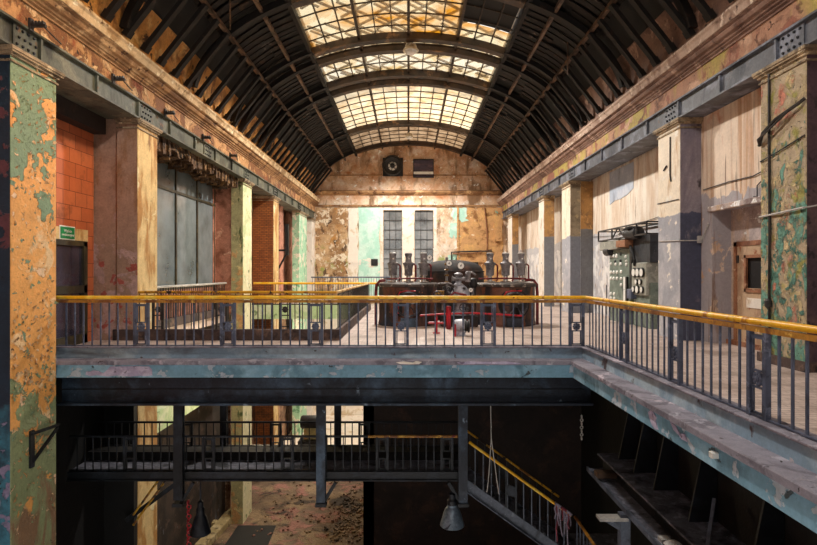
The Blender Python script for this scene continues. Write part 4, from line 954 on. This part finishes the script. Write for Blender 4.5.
for (xx, yy, zz, R_) in ((-.35, -.4, 1.02, .12), (.12, -.45, .42, .14), (-.8, -.3, .85, .13)):
    m = MB(); m.ring((px_ + xx, py_ + yy, zz), R_, .02, 'y', 20, 6); m.tube([(px_ + xx - R_, py_ + yy, zz), (px_ + xx + R_, py_ + yy, zz)], .014, 6); m.tube([(px_ + xx, py_ + yy, zz - R_), (px_ + xx, py_ + yy, zz + R_)], .014, 6); m.tube([(px_ + xx, py_ + yy, zz), (px_ + xx, py_ + yy + .25, zz)], .02, 6); m.build('valve_wheel', 'wheel', t, smooth=True)
m = MB(); m.tube([(px_ - .45, py_ - .35, .75), (px_ - .2, py_ - .4, .95), (px_ + .2, py_ - .4, .85), (px_ + .35, py_ - .3, .6)], .04, 8); m.build('copper_pipe', 'red_dark', t, smooth=True)
m = MB(); m.box(px_ - .85, px_ - .55, py_ - .15, py_ + .15, .85, 1.0); m.lathe([(.05, -.1), (.05, .1)], (px_ - .75, py_ - .2, .92), 10, 'y'); m.build('lubricator', 'brass', t)
for (gx, gz, gr) in ((449, 263.4, .105), (460.8, 265.8, .125), (470.7, 290, .08), (429.5, 257.7, .10)):
    X = (gx - 408.5) * 19.2 / 545; Z = EYE - (gz - 272.5) * 19.2 / 545
    m = MB(); m.lathe([(gr * .8, .05), (gr, .04), (gr, -.02), (gr * .92, -.03)], (X, 19.2, Z), 20, 'y'); m.tube([(X, 19.24, Z), (X + .02, 19.5, Z - .1)], .02, 6); g = m.build('gauge', 'black', t, smooth=True)
    m = MB(); m.lathe([(gr * .9, -.032), (gr * .88, -.038)], (X, 19.2, Z), 20, 'y'); m.build('dial', 'dial', g)
    m = MB(); m.beam((X - gr * .1, 19.16, Z - gr * .2), (X + gr * .3, 19.16, Z + gr * .55), .008, .012, (0, 1, 0)); m.lathe([(gr * .22, -.04), (gr * .2, -.044)], (X, 19.2, Z), 10, 'y'); m.build('needle', 'black', g)
# red pipes in front of the tanks
def pipe(name, pts, r, mat, label):
    m = MB(); m.tube(pts, r, 10); return tag(m.build(name, mat, smooth=True), label, 'pipe')
pipe('pipe', [(.4, 18.7, .17), (1.0, 18.7, .22), (2.2, 18.7, .26), (3.3, 18.7, .20), (3.9, 18.7, .16)], .034, 'red', 'long red pipe running low across the front of both tanks')
pipe('pipe', [(1.36, 18.5, FL), (1.36, 18.5, .4), (1.36, 18.5, .5)], .085, 'red', 'short thick red standpipe in front of the pump')
m = MB(); m.tube([(.88, 17.2, FL), (.88, 17.2, .12), (.88, 17.2, .26)], .04, 8); m.tube([(.62, 17.2, .06), (.88, 17.2, .06), (1.12, 17.2, .06)], .035, 8); m.lathe([(.12, FL), (.12, FL + .03)], (.88, 17.2, 0), 14)
tag(m.build('pipe_stand', 'red', smooth=True), 'low red cross shaped pipe stand on the floor in front of the pump', 'pipe')
m = MB(); m.tube([(4.75, 20.1, FL), (4.75, 20.1, .9), (4.73, 20.1, 1.2), (4.62, 20.1, 1.36), (4.45, 20.1, 1.38), (4.3, 20.1, 1.36)], .055, 10); m.build('overflow_pipe', 'red_dark', TB, smooth=True)
m = MB(); m.tube([(-1.2, 20.1, FL), (-1.2, 20.1, .9), (-1.18, 20.1, 1.2), (-1.05, 20.1, 1.34), (-.85, 20.1, 1.36)], .055, 10); m.build('overflow_pipe', 'red_dark', TA, smooth=True)
pipe('pipe', [(-.8, 19.9, 1.42), (.3, 19.9, 1.44), (.9, 19.9, 1.42)], .03, 'red_dark', 'thin maroon pipe laid behind the three valves of the stairwell side tank')
pipe('pipe', [(2.55, 19.9, 1.42), (3.6, 19.9, 1.44), (4.3, 19.9, 1.42)], .03, 'red_dark', 'thin maroon pipe laid behind the three valves of the switchboard side tank')
# grey motor on the floor
SCM = .72
t = thing('electric_motor', (1.55, 16.6, FL), 'small grey motor housing standing on the floor in front of the pump', 'motor')
m = MB(); m.lathe([(.04, -.2), (.14, -.19), (.2, -.12), (.22, .08), (.18, .14)], (1.55, 16.6, .02), 20, 'x'); m.build('housing', 'pump', t, smooth=True)
m = MB(); m.lathe([(.2, 0), (.2, .06), (.16, .07), (.16, .11), (.2, .12), (.2, .16), (.05, .18)], (1.69, 16.6, .02), 18, 'x'); m.build('flange', 'black', t, smooth=True)
m = MB(); m.box(1.38, 1.43, 16.34, 16.46, FL, .1); m.build('bracket', 'red', t)
m = MB(); m.box(1.42, 1.72, 16.45, 16.75, FL, -.1); m.build('foot', 'pump', t)
# pipework and dark opening low on the end wall
struct(B(4.5, 5.7, YB - .06, YB + .02, -.27, 2.55).build('door_3', 'black'))
struct(B(4.3, 5.9, YB - .12, YB, 2.5, 2.7).build('trim_31', 'ochre_patch'))
pipe('pipe', [(3.5, YB - .2, 1.9), (3.5, YB - .2, 3.3), (4.5, YB - .2, 3.35), (6.8, YB - .2, 3.4)], .06, 'iron_dark', 'dark pipe running along the end wall over the black opening')
pipe('pipe', [(3.6, YB - .2, 3.2), (5.2, YB - .22, 3.2), (6.8, YB - .2, 3.55)], .04, 'door_rust', 'rusty pipe under the dark pipe along the end wall')
pipe('pipe', [(2.5, YB - .15, 3.6), (2.5, YB - .15, 8.0)], .045, 'door_rust', 'upright rusty pipe on the end wall next to the grey window') if False else None
struct(B(7.0, 7.6, YB - .3, YB + .02, 4.2, 5.7).build('trim_32', 'ochre_patch'))
pipe('pipe', [(6.4, YB - .1, -.2), (6.4, YB - .1, 5.0), (6.2, YB - .1, 6.9)], .05, 'door_rust', 'upright pipe on the ochre corner of the end wall')

# ------------------------------------------------------------------ switchboard on the right wall
t = thing('switchboard', (8.2, 20.5, FL), 'grey green switchboard with rows of white dials against the cream wall', 'switchboard')
B(8.15, 8.76, 20.05, 22.1, FL, 2.55).build('cabinet', 'panel_green', t, bevel=.015)
B(8.2, 8.76, 18.5, 19.85, FL, 1.3).build('base_cabinet', 'panel_green', t, bevel=.015)
B(8.1, 8.7, 18.55, 19.8, .85, 2.0).build('meter_panel', 'panel_pale', t, bevel=.03)
B(8.2, 8.78, 18.5, 19.9, 2.0, 2.95).build('back_plate', 'panel_dark', t)
B(8.12, 8.5, 19.86, 20.04, FL + 1.2, 2.5).build('gap_post', 'black', t)
B(8.0, 8.5, 19.6, 20.0, .7, 1.05).build('switch_box', 'iron', t, bevel=.02)
rr = random.Random(4)
def stud(y, z, r, mat='white', par=t):
    m = MB(); m.lathe([(r, 0), (r, -.03), (r * .7, -.05)], (8.15, y, z), 12, 'x'); m.build('meter', mat, par)
for (yy, zz, r) in [(21.9, 2.3, .05), (21.6, 2.3, .07), (21.3, 2.3, .09), (20.4, 2.25, .06), (21.9, 2.0, .06), (21.4, 1.98, .06), (20.9, 1.98, .07), (20.35, 1.95, .06), (20.35, 2.08, .05), (21.9, 1.66, .07), (21.6, 1.66, .07), (21.25, 1.66, .07), (20.85, 1.68, .07),
                    (21.9, 1.42, .07), (21.6, 1.42, .07), (21.25, 1.42, .07), (20.85, 1.42, .06), (20.85, 1.18, .06), (21.9, .8, .07), (21.55, .8, .07), (21.9, .62, .07), (21.55, .62, .07)]: stud(yy, zz, r)
for (yy, zz) in ((20.9, 2.35), (21.45, 2.08), (20.9, 2.1), (21.9, .38), (21.6, .36), (21.0, .42), (20.5, .36)): stud(yy, zz, .06, 'black')
for (yy, zz) in ((20.45, 1.25), (20.45, .75)):
    m = MB(); m.box(8.1, 8.15, yy - .11, yy + .11, zz - .24, zz + .24); m.build('label_plate', 'white', t); m = MB(); m.box(8.08, 8.14, yy - .26, yy - .13, zz - .24, zz + .24); m.build('fuse_strip', 'black', t)
for (yy, zz, r) in ((19.5, 1.65, .17), (19.18, 1.65, .17), (18.85, 1.65, .17), (19.3, 1.32, .1), (18.98, 1.32, .1), (19.55, 1.05, .12), (19.22, 1.05, .15), (18.85, 1.05, .12)):
    m = MB(); m.lathe([(r, .02), (r, -.05), (r * .85, -.06)], (8.1, yy, zz), 20, 'x'); g = m.build('gauge', 'black', t)
    m = MB(); m.lathe([(r * .8, -.06), (r * .78, -.066)], (8.1, yy, zz), 20, 'x'); m.build('dial', 'white', g)
# overhead busbar frame
m = MB()
for zz in (2.95, 3.35):
    m.beam((7.95, 18.2, zz), (7.95, 22.8, zz), .05, .05); m.beam((8.7, 18.2, zz), (8.7, 22.8, zz), .05, .05)
for yy in (18.2, 19.0, 21.3, 22.8):
    m.beam((7.95, yy, 2.95), (7.95, yy, 3.35), .05, .05); m.beam((7.95, yy, 3.35), (8.75, yy, 3.35), .05, .05); m.beam((7.95, yy, 2.95), (8.75, yy, 2.95), .05, .05)
m.beam((7.95, 21.3, 2.95), (7.95, 20.7, 3.35), .04, .04); m.beam((7.95, 20.7, 3.35), (7.95, 20.1, 2.95), .04, .04)
m.build('busbar_frame', 'iron_dark', t)
B(7.95, 8.6, 20.7, 22.7, 2.55, 2.9).build('hood', 'panel_pale', t, bevel=.02)
B(7.9, 8.6, 19.9, 20.75, 2.6, 2.85).build('hood_end', 'door_rust', t)
m = MB(); m.lathe([(.1, -.5), (.22, -.42), (.22, .42), (.1, .5)], (8.1, 19.6, 3.05), 14, 'y'); m.lathe([(.3, 0), (.3, .06), (.12, .1)], (8.1, 19.6, 3.22), 16); m.build('insulator', 'black', t, smooth=True)
m = MB(); m.lathe([(.05, -.3), (.18, -.25), (.18, .25), (.05, .3)], (8.1, 22.0, 2.5), 14, 'y'); m.build('cable_gland', 'black', t, smooth=True)
m = MB(); m.tube([(8.1, 19.9, 2.6), (8.05, 19.6, 2.4), (8.05, 19.45, 2.1), (8.1, 19.5, 1.9)], .06, 8); m.build('cable_loop', 'black', t, smooth=True)
tag(B(8.55, 8.78, 22.25, 23.1, .78, 1.55).build('fuse_box', 'brown_wall', bevel=.02), 'dark charred fuse box on the cream wall beside the switchboard', 'box')
pipe('conduit', [(8.75, 24.1, -.2), (8.75, 24.1, .9), (8.75, 24.1, 1.1)], .02, 'cable', 'thin upright conduit low on the cream wall past the fuse box')
# wall bracket on the left, far bay
m = MB(); m.beam((-8.9, 33.2, 3.0), (-7.3, 33.2, 3.0), .1, .12); m.beam((-8.6, 33.2, .6), (-7.35, 33.2, 2.95), .1, .1); m.box(-7.5, -7.3, 33.1, 33.3, 2.7, 4.6)
tag(m.build('jib_bracket', 'black'), 'black triangular jib bracket beside the brown brick column', 'bracket')
struct(B(-8.96, -8.9, 34.0, 34.6, 1.2, 6.0).build('window_11', 'white'))
struct(B(-8.9, -8.3, 35, 36.2, FL, 6.0).build('wall_left_far_pilaster', 'wall_l'))

# ------------------------------------------------------------------ under the gallery
t = thing('gallery_girder', (-1.9, 12.4, -1.32), 'heavy blue black steel girder under the front edge of the gallery', 'girder')
m = MB(); m.box(-7.9, 4.15, 12.42, 12.48, -1.30, -.66); m.build('web', 'girder', t)
m = MB(); m.box(-7.9, 4.15, 12.22, 12.7, -1.34, -1.29); m.build('bottom_flange', 'girder', t)
m = MB(); m.box(-7.9, 4.15, 12.2, 12.7, -.72, -.66); m.build('top_flange', 'steel_black', t)
m = MB(); m.box(-7.9, 4.0, 12.40, 12.42, -1.02, -1.0); m.build('weld_line', 'steel_black', t)
# basement shell
struct(B(-9.3, 9.3, 10, YB + .4, BF - .3, BF).build('floor_basement', 'rubble'))
w = MB(); w.box(-8.9, -8.5, 11.9, 15.3, BF, -.66); w.box(-8.5, -7.66, 15.2, 15.38, BF, -.66); struct(w.build('wall_basement_left', 'soot_shade'))  # second box is a dark panel added to blacken the column front
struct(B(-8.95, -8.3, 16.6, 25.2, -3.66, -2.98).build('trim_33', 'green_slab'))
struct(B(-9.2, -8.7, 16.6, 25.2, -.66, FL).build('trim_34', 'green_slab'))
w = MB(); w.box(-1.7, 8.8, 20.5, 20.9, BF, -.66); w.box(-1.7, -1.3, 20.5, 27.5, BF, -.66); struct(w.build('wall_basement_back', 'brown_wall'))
struct(B(6.5, 6.9, -6, 20.5, BF, -.66).build('wall_basement_right', 'soot_shade'))
struct(B(-9.3, 9.3, -6.4, -6.0, BF, 1.0).build('wall_rear_lower', 'soot_shade'))
struct(B(-9.3, 9.3, -6.4, .6, FL - .34, FL).build('floor_near', 'floor'))
w = MB(); w.box(-9.3, -6.5, -6.4, -6, 1, 13); w.box(6.5, 9.3, -6.4, -6, 1, 13); w.box(-9.3, 9.3, -6.4, -6, 10, 13)
struct(w.build('wall_rear', 'wall_r'))
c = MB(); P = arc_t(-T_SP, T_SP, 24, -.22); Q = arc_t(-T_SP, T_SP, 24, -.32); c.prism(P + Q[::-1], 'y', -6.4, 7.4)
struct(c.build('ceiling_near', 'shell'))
w = MB(); w.box(-9.3, -7.7, -6, 6, 6.0, 9.2); w.box(7.7, 9.3, -6, 6, 6.0, 9.2); struct(w.build('wall_near_attic', 'mould_l'))

# hanging footbridge
t = thing('footbridge', (-3.5, 14.1, -3.44), 'hanging black steel footbridge under the gallery', 'footbridge')
BX0, BX1 = -8.4, 1.36
B(BX0, BX1, 13.45, 14.85, -3.30, -3.26).build('deck', 'dusty', t)
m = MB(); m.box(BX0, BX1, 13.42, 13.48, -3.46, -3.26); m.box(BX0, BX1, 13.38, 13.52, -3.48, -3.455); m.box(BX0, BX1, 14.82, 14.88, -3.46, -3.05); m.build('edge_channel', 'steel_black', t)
m = MB(); m.box(BX0, BX1, 14.25, 14.7, -3.26, -3.04); m.build('dark_band_box', 'soot_shade', t)  # black box added to paint a dark band across the deck
def bridge_rail(y, label, hm, panels):
    t = thing('railing', (-3.5, y, -3.26), label, 'railing')
    m = MB(); m.tube([(BX0, y, -2.41), (-1.0, y, -2.41)], .03, 8); m.build('handrail', 'steel_black', t, smooth=True)
    m = MB(); m.tube([(-1.0, y, -2.41), (BX1, y, -2.41)], .035, 8); m.build('handrail', hm, t, smooth=True)
    balustrade(t, 'x', y, BX0, BX1, panels, .203, -3.26, -2.42, 'steel_black', .013, .26, rose=False)
bridge_rail(13.5, 'railing on the near edge of the hanging footbridge, with a faded orange stretch of handrail', 'rail_bar', [-6.9, -4.95, -3.0, -1.05 + .4, .95])
bridge_rail(14.78, 'railing on the far edge of the hanging footbridge', 'steel_black', [-6.0, -3.6, -1.2])
hl = ['hanger post of the footbridge closest to the dark basement wall', 'hanger post in the middle of the footbridge', 'hanger post at the stair end of the footbridge']
for i, x in enumerate((-5.62, -2.14, 1.33)):
    t = thing('hanger_post', (x, 13.36, -4.1), hl[i], 'post', 'footbridge hanger posts')
    m = MB(); m.box(x - .11, x + .11, 13.27, 13.3, -4.0 if i else -3.9, -.67); m.box(x - .11, x + .11, 13.40, 13.43, -4.0 if i else -3.9, -.67); m.box(x - .02, x + .02, 13.3, 13.4, -4.0 if i else -3.9, -.67); m.build('shaft', 'girder' if i else 'steel_black', t)
    m = MB(); s_ = -1 if i == 2 else 1
    m.beam((x + s_ * .35, 13.36, -3.5), (x + s_ * .05, 13.36, -4.0), .07, .08); m.build('knee_brace', 'steel_black', t)
    m = MB(); m.box(x - .13, x + .13, 13.24, 13.46, -4.06, -3.98); m.build('end_plate', 'steel_black', t)
for i, x in enumerate((-5.06, -1.94)):
    tag(B(x - .09, x + .09, 14.88, 15.02, -3.5, -.67).build('hanger_post', 'steel_black'), ['plain black hanger post behind the footbridge near the cream column', 'plain black hanger post behind the middle of the footbridge'][i], 'post')
# bell lamps
def bell(x, y, z, r, mat, label, rod):
    t = thing('bell_lamp', (x, y, z), label, 'lamp')
    m = MB(); m.lathe([(r * .97, 0), (r * 1.03, .015), (r * 1.0, .05), (r * .88, .16), (r * .74, .3), (r * .62, .40), (r * .42, .47), (r * .42, .52)], (x, y, z), 28, cap=False); m.lathe([(r * .97, .0), (r * .84, .16), (r * .66, .36), (r * .4, .44)], (x, y, z), 28, cap=False); m.build('shade', mat, t, smooth=True)
    m = MB(); m.lathe([(r * .42, .5), (r * .42, .62), (r * .3, .66), (r * .3, .78), (r * .1, .82)], (x, y, z), 18); m.build('socket_housing', 'steel_black', t, smooth=True)
    m = MB(); m.tube(rod, .02, 6); m.build('hook', 'steel_black', t)
    m = MB(); m.lathe([(.02, .15), (r * .3, .2), (r * .3, .35), (.05, .5)], (x, y, z), 14); m.build('bulb', 'glass_grey', t, smooth=True)
bell(1.07, 13.36, -4.55, .29, 'bell', 'blue grey bell shaped lamp hanging below the stair end of the footbridge', [(1.07, 13.36, -3.75), (1.07, 13.36, -3.6), (1.0, 13.36, -3.48)])
bell(-5.1, 13.36, -4.75, .24, 'steel_black', 'dark bell shaped lamp hanging under the footbridge beside a red and white strip', [(-5.1, 13.36, -3.95), (-5.1, 13.36, -3.48)])
# striped strip hanging
t = thing('barrier_chain', (-5.4, 13.36, -6.2), 'hanging strip with red and white links beside the dark bell lamp', 'chain')
m = MB(); 
for i in range(12): m.ring((-5.4 + .02 * (i % 2), 13.36, -3.98 - .115 * i), .05, .016, 'y' if i % 2 else 'x', 12, 6)
m.build('links', 'red', t, smooth=True)
m = MB(); m.tube([(-5.4, 13.36, -5.3), (-5.42, 13.36, -5.9), (-5.4, 13.36, -6.8)], .018, 6); m.build('tail', 'red_dark', t)
# steep ladder rails on the dark side
t = thing('stair_handrail', (-7.1, 14.95, -5.1), 'pair of pale steel handrails dropping steeply under the footbridge', 'handrail')
for dz in (0, -.28):
    m = MB(); m.tube([(-6.55, 14.95, -3.62 + dz), (-7.55, 14.95, -5.0 + dz)], .03, 8); m.build('rail', 'yellow_worn', t)
m = MB(); m.beam((-6.45, 15.05, -4.2), (-7.8, 15.05, -5.2), .06, .12); m.build('stringer', 'steel_black', t)
# iron stair going down from the bridge
t = thing('staircase', (2.8, 14.1, -5.4), 'iron staircase descending from the footbridge under the gallery', 'staircase')
SL = .717; X0s, Z0s = 1.40, -3.44; X1s = 4.05
def zs(x): return Z0s - (x - X0s) * SL
for y in (13.5, 14.62):
    m = MB(); m.beam((X0s, y, zs(X0s) - .16), (X1s, y, zs(X1s) - .16), .05, .27); m.beam((X0s, y - .04, zs(X0s) - .295), (X1s, y - .04, zs(X1s) - .295), .12, .02); m.build('stringer', 'stair_iron', t)
i = 0; x = X0s + .12
while x < X1s:
    m = MB(); m.box(x - .13, x + .13, 13.52, 14.6, zs(x) - .06, zs(x) - .03); m.box(x - .13, x - .12, 13.52, 14.6, zs(x) - .06, zs(x) + .12); m.build('tread', 'dusty', t); x += .25
B(X1s, X1s + 1.6, 11.5, 14.7, zs(X1s) - .1, zs(X1s) - .05).build('landing', 'dusty', t)
B(X1s, X1s + .06, 8.5, 11.5, zs(X1s) - .3, zs(X1s) - .05).build('landing_edge', 'steel_black', t)
for j, y in enumerate((13.5, 14.62)):
    t = thing('stair_railing', (2.8, y, -4.4), ['yellow railing on the near edge of the iron staircase', 'darker yellow railing on the far edge of the iron staircase'][j], 'railing')
    m = MB(); m.tube([(X0s + .1, y, zs(X0s + .1) + .96), (2.6, y, zs(2.6) + .96), (X1s - .02, y, zs(X1s - .02) + .96)], .035 if j == 0 else .028, 8); m.build('handrail', 'yellow' if j == 0 else 'yellow_worn', t, smooth=True)
    x = X0s + .25; q = 0
    while x < X1s:
        m = MB(); m.box(x - .012, x + .012, y - .012, y + .012, zs(x) - .05, zs(x) + .95); m.build('baluster', 'stair_iron' if j == 0 else 'steel_black', t); x += .2
    m = MB()
    for xx in (2.42, 2.66): m.box(xx - .025, xx + .025, y - .02, y + .02, zs(xx), zs(xx) + .94)
    m.beam((2.42, y, zs(2.42) + .45), (2.66, y, zs(2.66) + .55), .03, .25); m.build('panel', 'steel_black', t)
# landing rail toward the viewer
t = thing('stair_railing', (X1s, 11, -5.3), 'level railing of the stair landing, worn orange, running towards the viewer', 'railing')
zl = zs(X1s) + .96
m = MB(); m.tube([(X1s + .06, 13.45, zl), (X1s + .06, 11, zl), (X1s + .06, 8.6, zl)], .035, 8); m.build('handrail', 'rail_bar', t, smooth=True)
bars(t, [(X1s + .06, 8.8 + .25 * i) for i in range(19)], 'stair_iron', .012, zs(X1s) - .06, zl)
# red and white tape tied on the stair railing
m = MB(); rr = random.Random(8)
for i in range(11):
    x = 3.62 + .035 * i; y = 13.45; z = zs(x) + .98; L = rr.uniform(.25, .75) if i not in (1, 8) else .9
    P = [(x + rr.uniform(-.03, .03), y - .012 * q, z - L * q / 3) for q in range(4)]
    m.mi = 1 if i % 4 == 1 else 0
    for a, b in zip(P, P[1:]): m.beam(a, b, .028, .006, (0, 1, 0))
for k_ in range(3):
    m.mi = k_ % 2; xx = 3.62 + .14 * k_; m.beam((xx, 13.44, zs(xx) + 1.0), (xx + .12, 13.44, zs(xx + .12) + 1.0), .09, .05)
tag(m.build('barrier_tape', [paint('faded_white_tape', '#8d8494', [('#3c3842', 3, .55, .05, {}), ('#c4bcc8', 8, .62, .03, {})], bump=0), paint('faded_red_tape', '#7a2a38', [('#b4707c', 6, .6, .05, {})], bump=0)]), 'tangle of faded red and white barrier tape tied on the stair railing', 'tape')
# pale wires hanging onto the stair
m = MB(); m.tube([(2.0, 13.3, -1.34), (2.02, 13.3, -2.4), (1.97, 13.35, -3.3), (1.93, 13.4, -3.75)], .012, 6); m.tube([(2.02, 13.3, -2.4), (2.12, 13.35, -3.1), (2.22, 13.4, -3.8)], .012, 6)
tag(m.build('wire', 'cable_pale'), 'forked pale wire hanging onto the iron staircase', 'wire')
# runway girder under the side gallery with gussets
t = thing('runway_girder', (4.4, 8, -2.9), 'dusty black runway girder under the side gallery', 'girder')
B(4.3, 5.1, 3.0, 12.4, -2.5, -2.46).build('top_ledge', 'dusty', t)
B(4.42, 4.46, 3.0, 12.4, -2.8, -2.5).build('web', 'steel_black', t)
B(4.08, 4.42, 3.0, 12.4, -2.83, -2.79).build('bottom_ledge', 'dusty', t)
B(4.05, 4.09, 3.0, 12.4, -2.86, -2.76).build('lip', 'stair_iron', t)
for y in (12.0, 11.2, 10.3, 9.0, 7.4):
    m = MB(); m.prism([(4.62, -2.46), (5.09, -2.46), (5.09, -.7), (4.98, -.7)], 'y', y - .02, y + .02); m.build('gusset', 'steel_black', t)
for y in (8.2,):
    m = MB(); m.beam((4.5, y, -2.46), (4.8, y + .35, -1.9), .05, .06); m.build('strut', 'stair_iron', t)
B(4.0, 4.4, 11.5, 11.75, -2.70, -2.6).build('clamp_plate', 'rib', t)
tag(B(5.1, 5.2, 3.0, 12.4, -2.5, -.66).build('apron_plate', 'soot_shade'), 'black plate closing the side gallery behind the runway girder gussets', 'plate')
t = thing('shelf_bracket', (3.9, 10.2, -3.7), 'small steel bracket with a pale top below the runway girder', 'bracket')
B(3.55, 4.08, 10.1, 10.32, -2.97, -2.92).build('shelf', 'cable_pale', t); B(3.95, 4.13, 10.14, 10.3, -4.2, -2.86).build('post', 'stair_iron', t)
m = MB(); m.prism([(3.62, -2.97), (4.0, -2.97), (4.0, -3.2)], 'y', 10.16, 10.28); m.build('gusset', 'stair_iron', t)
m = MB(); rr = random.Random(6); m.lathe([(.02, 0), (.11, .02), (.15, .07), (.08, .12), (.02, .14)], (4.25, 8.75, -2.788), 7); m.box(4.14, 4.3, 8.9, 9.06, -2.788, -2.72)
tag(m.build('rubbish_bag', 'cable_pale'), 'crumpled pale scrap lying on the ledge of the runway girder', 'scrap')
m = MB()
for i in range(7): m.ring((4.05, 12.75, -1.72 - .085 * i), .032, .012, 'y' if i % 2 else 'x', 10, 6)
tag(m.build('chain', 'cable_pale', smooth=True), 'short grey chain hanging under the gallery near the runway girder', 'chain')
# basement floor details
def bpx(x, y, z=BF):
    Y = (EYE - z) * 545 / (y - 272.5); return ((x - 408.5) * Y / 545, Y)
a = [bpx(238, 526), bpx(276, 526), bpx(262, 560), bpx(215, 560)]
m = MB(); m.prism(a, 'z', BF, BF + .03); tag(m.build('floor_sheet', 'grating_black'), 'black sheet with white specks lying on the basement floor', 'sheet')
m = MB(); p, q = bpx(236, 513), bpx(200, 552); m.beam((p[0], p[1], BF + .16), (q[0], q[1], BF + .16), .5, .32)
tag(m.build('kerb_stone', 'stone', bevel=.03), 'long pale stone edging beside the black sheet on the basement floor', 'stone')
m = MB(); p = bpx(188, 529); m.box(p[0] - .1, p[0] + 1.25, p[1], p[1] + .3, BF, BF + .3); tag(m.build('kerb_stone', 'stone', bevel=.03), 'short stone edging across the end of the dark basement pit', 'stone')
# rubble pieces
m = MB(); rr = random.Random(21)
for i in range(500):
    Y = rr.uniform(24, 31.4); X = rr.uniform(-7, -1.9); s_ = rr.uniform(.03, .1)
    if rr.random() < .6: X = rr.uniform(-3.4, -1.9); Y = rr.uniform(23.4, 28)
    m.beam((X, Y, BF + s_ * .4), (X + s_ * rr.uniform(-1, 1.5), Y + s_, BF + s_ * .5), s_, s_ * .8)
o = m.build('rubble', 'rubble'); tag(o, 'loose rubble strewn over the basement floor', 'rubble'); o['kind'] = 'stuff'
t = thing('machine_block', (-5.6, 33, BF), 'dark machine block on the basement floor beyond the footbridge', 'machine')
B(-6.6, -5.0, 32.4, 33.8, BF, BF + 1.6).build('base', 'steel_black', t, bevel=.04); B(-6.3, -5.3, 32.7, 33.5, BF + 1.6, BF + 2.3).build('casing', 'col_green', t, bevel=.06)
m = MB(); m.lathe([(.35, -.7), (.4, -.6), (.4, .6), (.35, .7)], (-5.8, 33.0, BF + 2.6), 18, 'x'); m.build('drum', 'steel_black', t, smooth=True)
struct(B(-8.6, -1.4, 31.5, YB - .1, BF, BF + .04).build('floor_basement_far', 'white_patch'))
struct(B(-8.95, -8.7, 26.6, YB, BF, -.7).build('wall_basement_far', 'pit_wall'))
struct(B(-8.9, -1.3, YB - .05, YB, BF, -1.0).build('wall_basement_end', 'white_patch'))

# ------------------------------------------------------------------ light
def area(name, loc, rot, sx, sy, power, col=(1, 1, 1)):
    l = bpy.data.lights.new(name, 'AREA'); l.shape = 'RECTANGLE'; l.size = sx; l.size_y = sy; l.energy = power; l.color = col
    o = bpy.data.objects.new(name, l); COL.objects.link(o); o.location = loc; o.rotation_euler = rot; return o
# daylight over the skylight and an added unseen fill at the rear opening
area('daylight_over_skylight', (0, 33.5, 15.0), (0, 0, 0), 9, 23, 640, (1, .95, .88))
area('daylight_over_skylight_near', (-1, 18, 15.0), (0, 0, 0), 7, 10, 230, (1, .95, .88))
area('rear_fill', (0, -5.9, 5.5), (PI / 2, 0, PI), 12.5, 8.5, 7600, (.84, .92, 1))
def spot(name, loc, power, col, ang=155):
    l = bpy.data.lights.new(name, 'SPOT'); l.energy = power; l.color = col; l.spot_size = math.radians(ang); l.spot_blend = .35; l.shadow_soft_size = .35
    o = bpy.data.objects.new(name, l); COL.objects.link(o); o.location = loc; return o
spot('pendant_light', (.1, 23.9, 11.1), 4400, (1, .95, .88)); spot('pendant_light_far', (.05, 38.5, 10.9), 3000, (1, .95, .88)); spot('added_light_near', (.1, 9.3, 11.1), 1700, (1, .95, .9))  # last spot belongs to the added unseen lamp
sun = bpy.data.lights.new('sun', 'SUN'); sun.energy = 4.2; sun.angle = math.radians(12); sun.color = (1, .80, .52)
so = bpy.data.objects.new('sun', sun); COL.objects.link(so)
so.rotation_euler = Vector((-.78, .12, -.62)).to_track_quat('-Z', 'Y').to_euler()
def lamp(name, loc, power, col, r=.3):
    l = bpy.data.lights.new(name, 'POINT'); l.energy = power; l.color = col; l.shadow_soft_size = r
    o = bpy.data.objects.new(name, l); COL.objects.link(o); o.location = loc; return o
lamp('basement_fill', (-4.5, 35.0, -3.0), 850, (1, .86, .66), .4)  # added point fill, no lamp stands here
lamp('basement_fill_near', (-5.6, 21.5, -2.0), 260, (1, .78, .48), .3)  # second added fill, warms the nearer column and floor
W = bpy.data.worlds.new('World'); S.world = W; W.use_nodes = True
bg = W.node_tree.nodes['Background']; bg.inputs[0].default_value = (1, .96, .9, 1); bg.inputs[1].default_value = .9

# ------------------------------------------------------------------ camera
cam = bpy.data.cameras.new('camera'); cam.sensor_width = 36; cam.lens = 36 * 545 / 817; cam.clip_end = 200
co = bpy.data.objects.new('camera', cam); COL.objects.link(co); co.location = (0, 0, EYE); co.rotation_euler = (PI / 2, 0, 0)
S.camera = co
vs = S.view_settings; vs.view_transform = 'Standard'; vs.look = 'None'; vs.gamma = 1; vs.use_curve_mapping = False; vs.exposure = 0.42
S.cycles.max_bounces = 10; S.cycles.diffuse_bounces = 5; S.cycles.transparent_max_bounces = 16
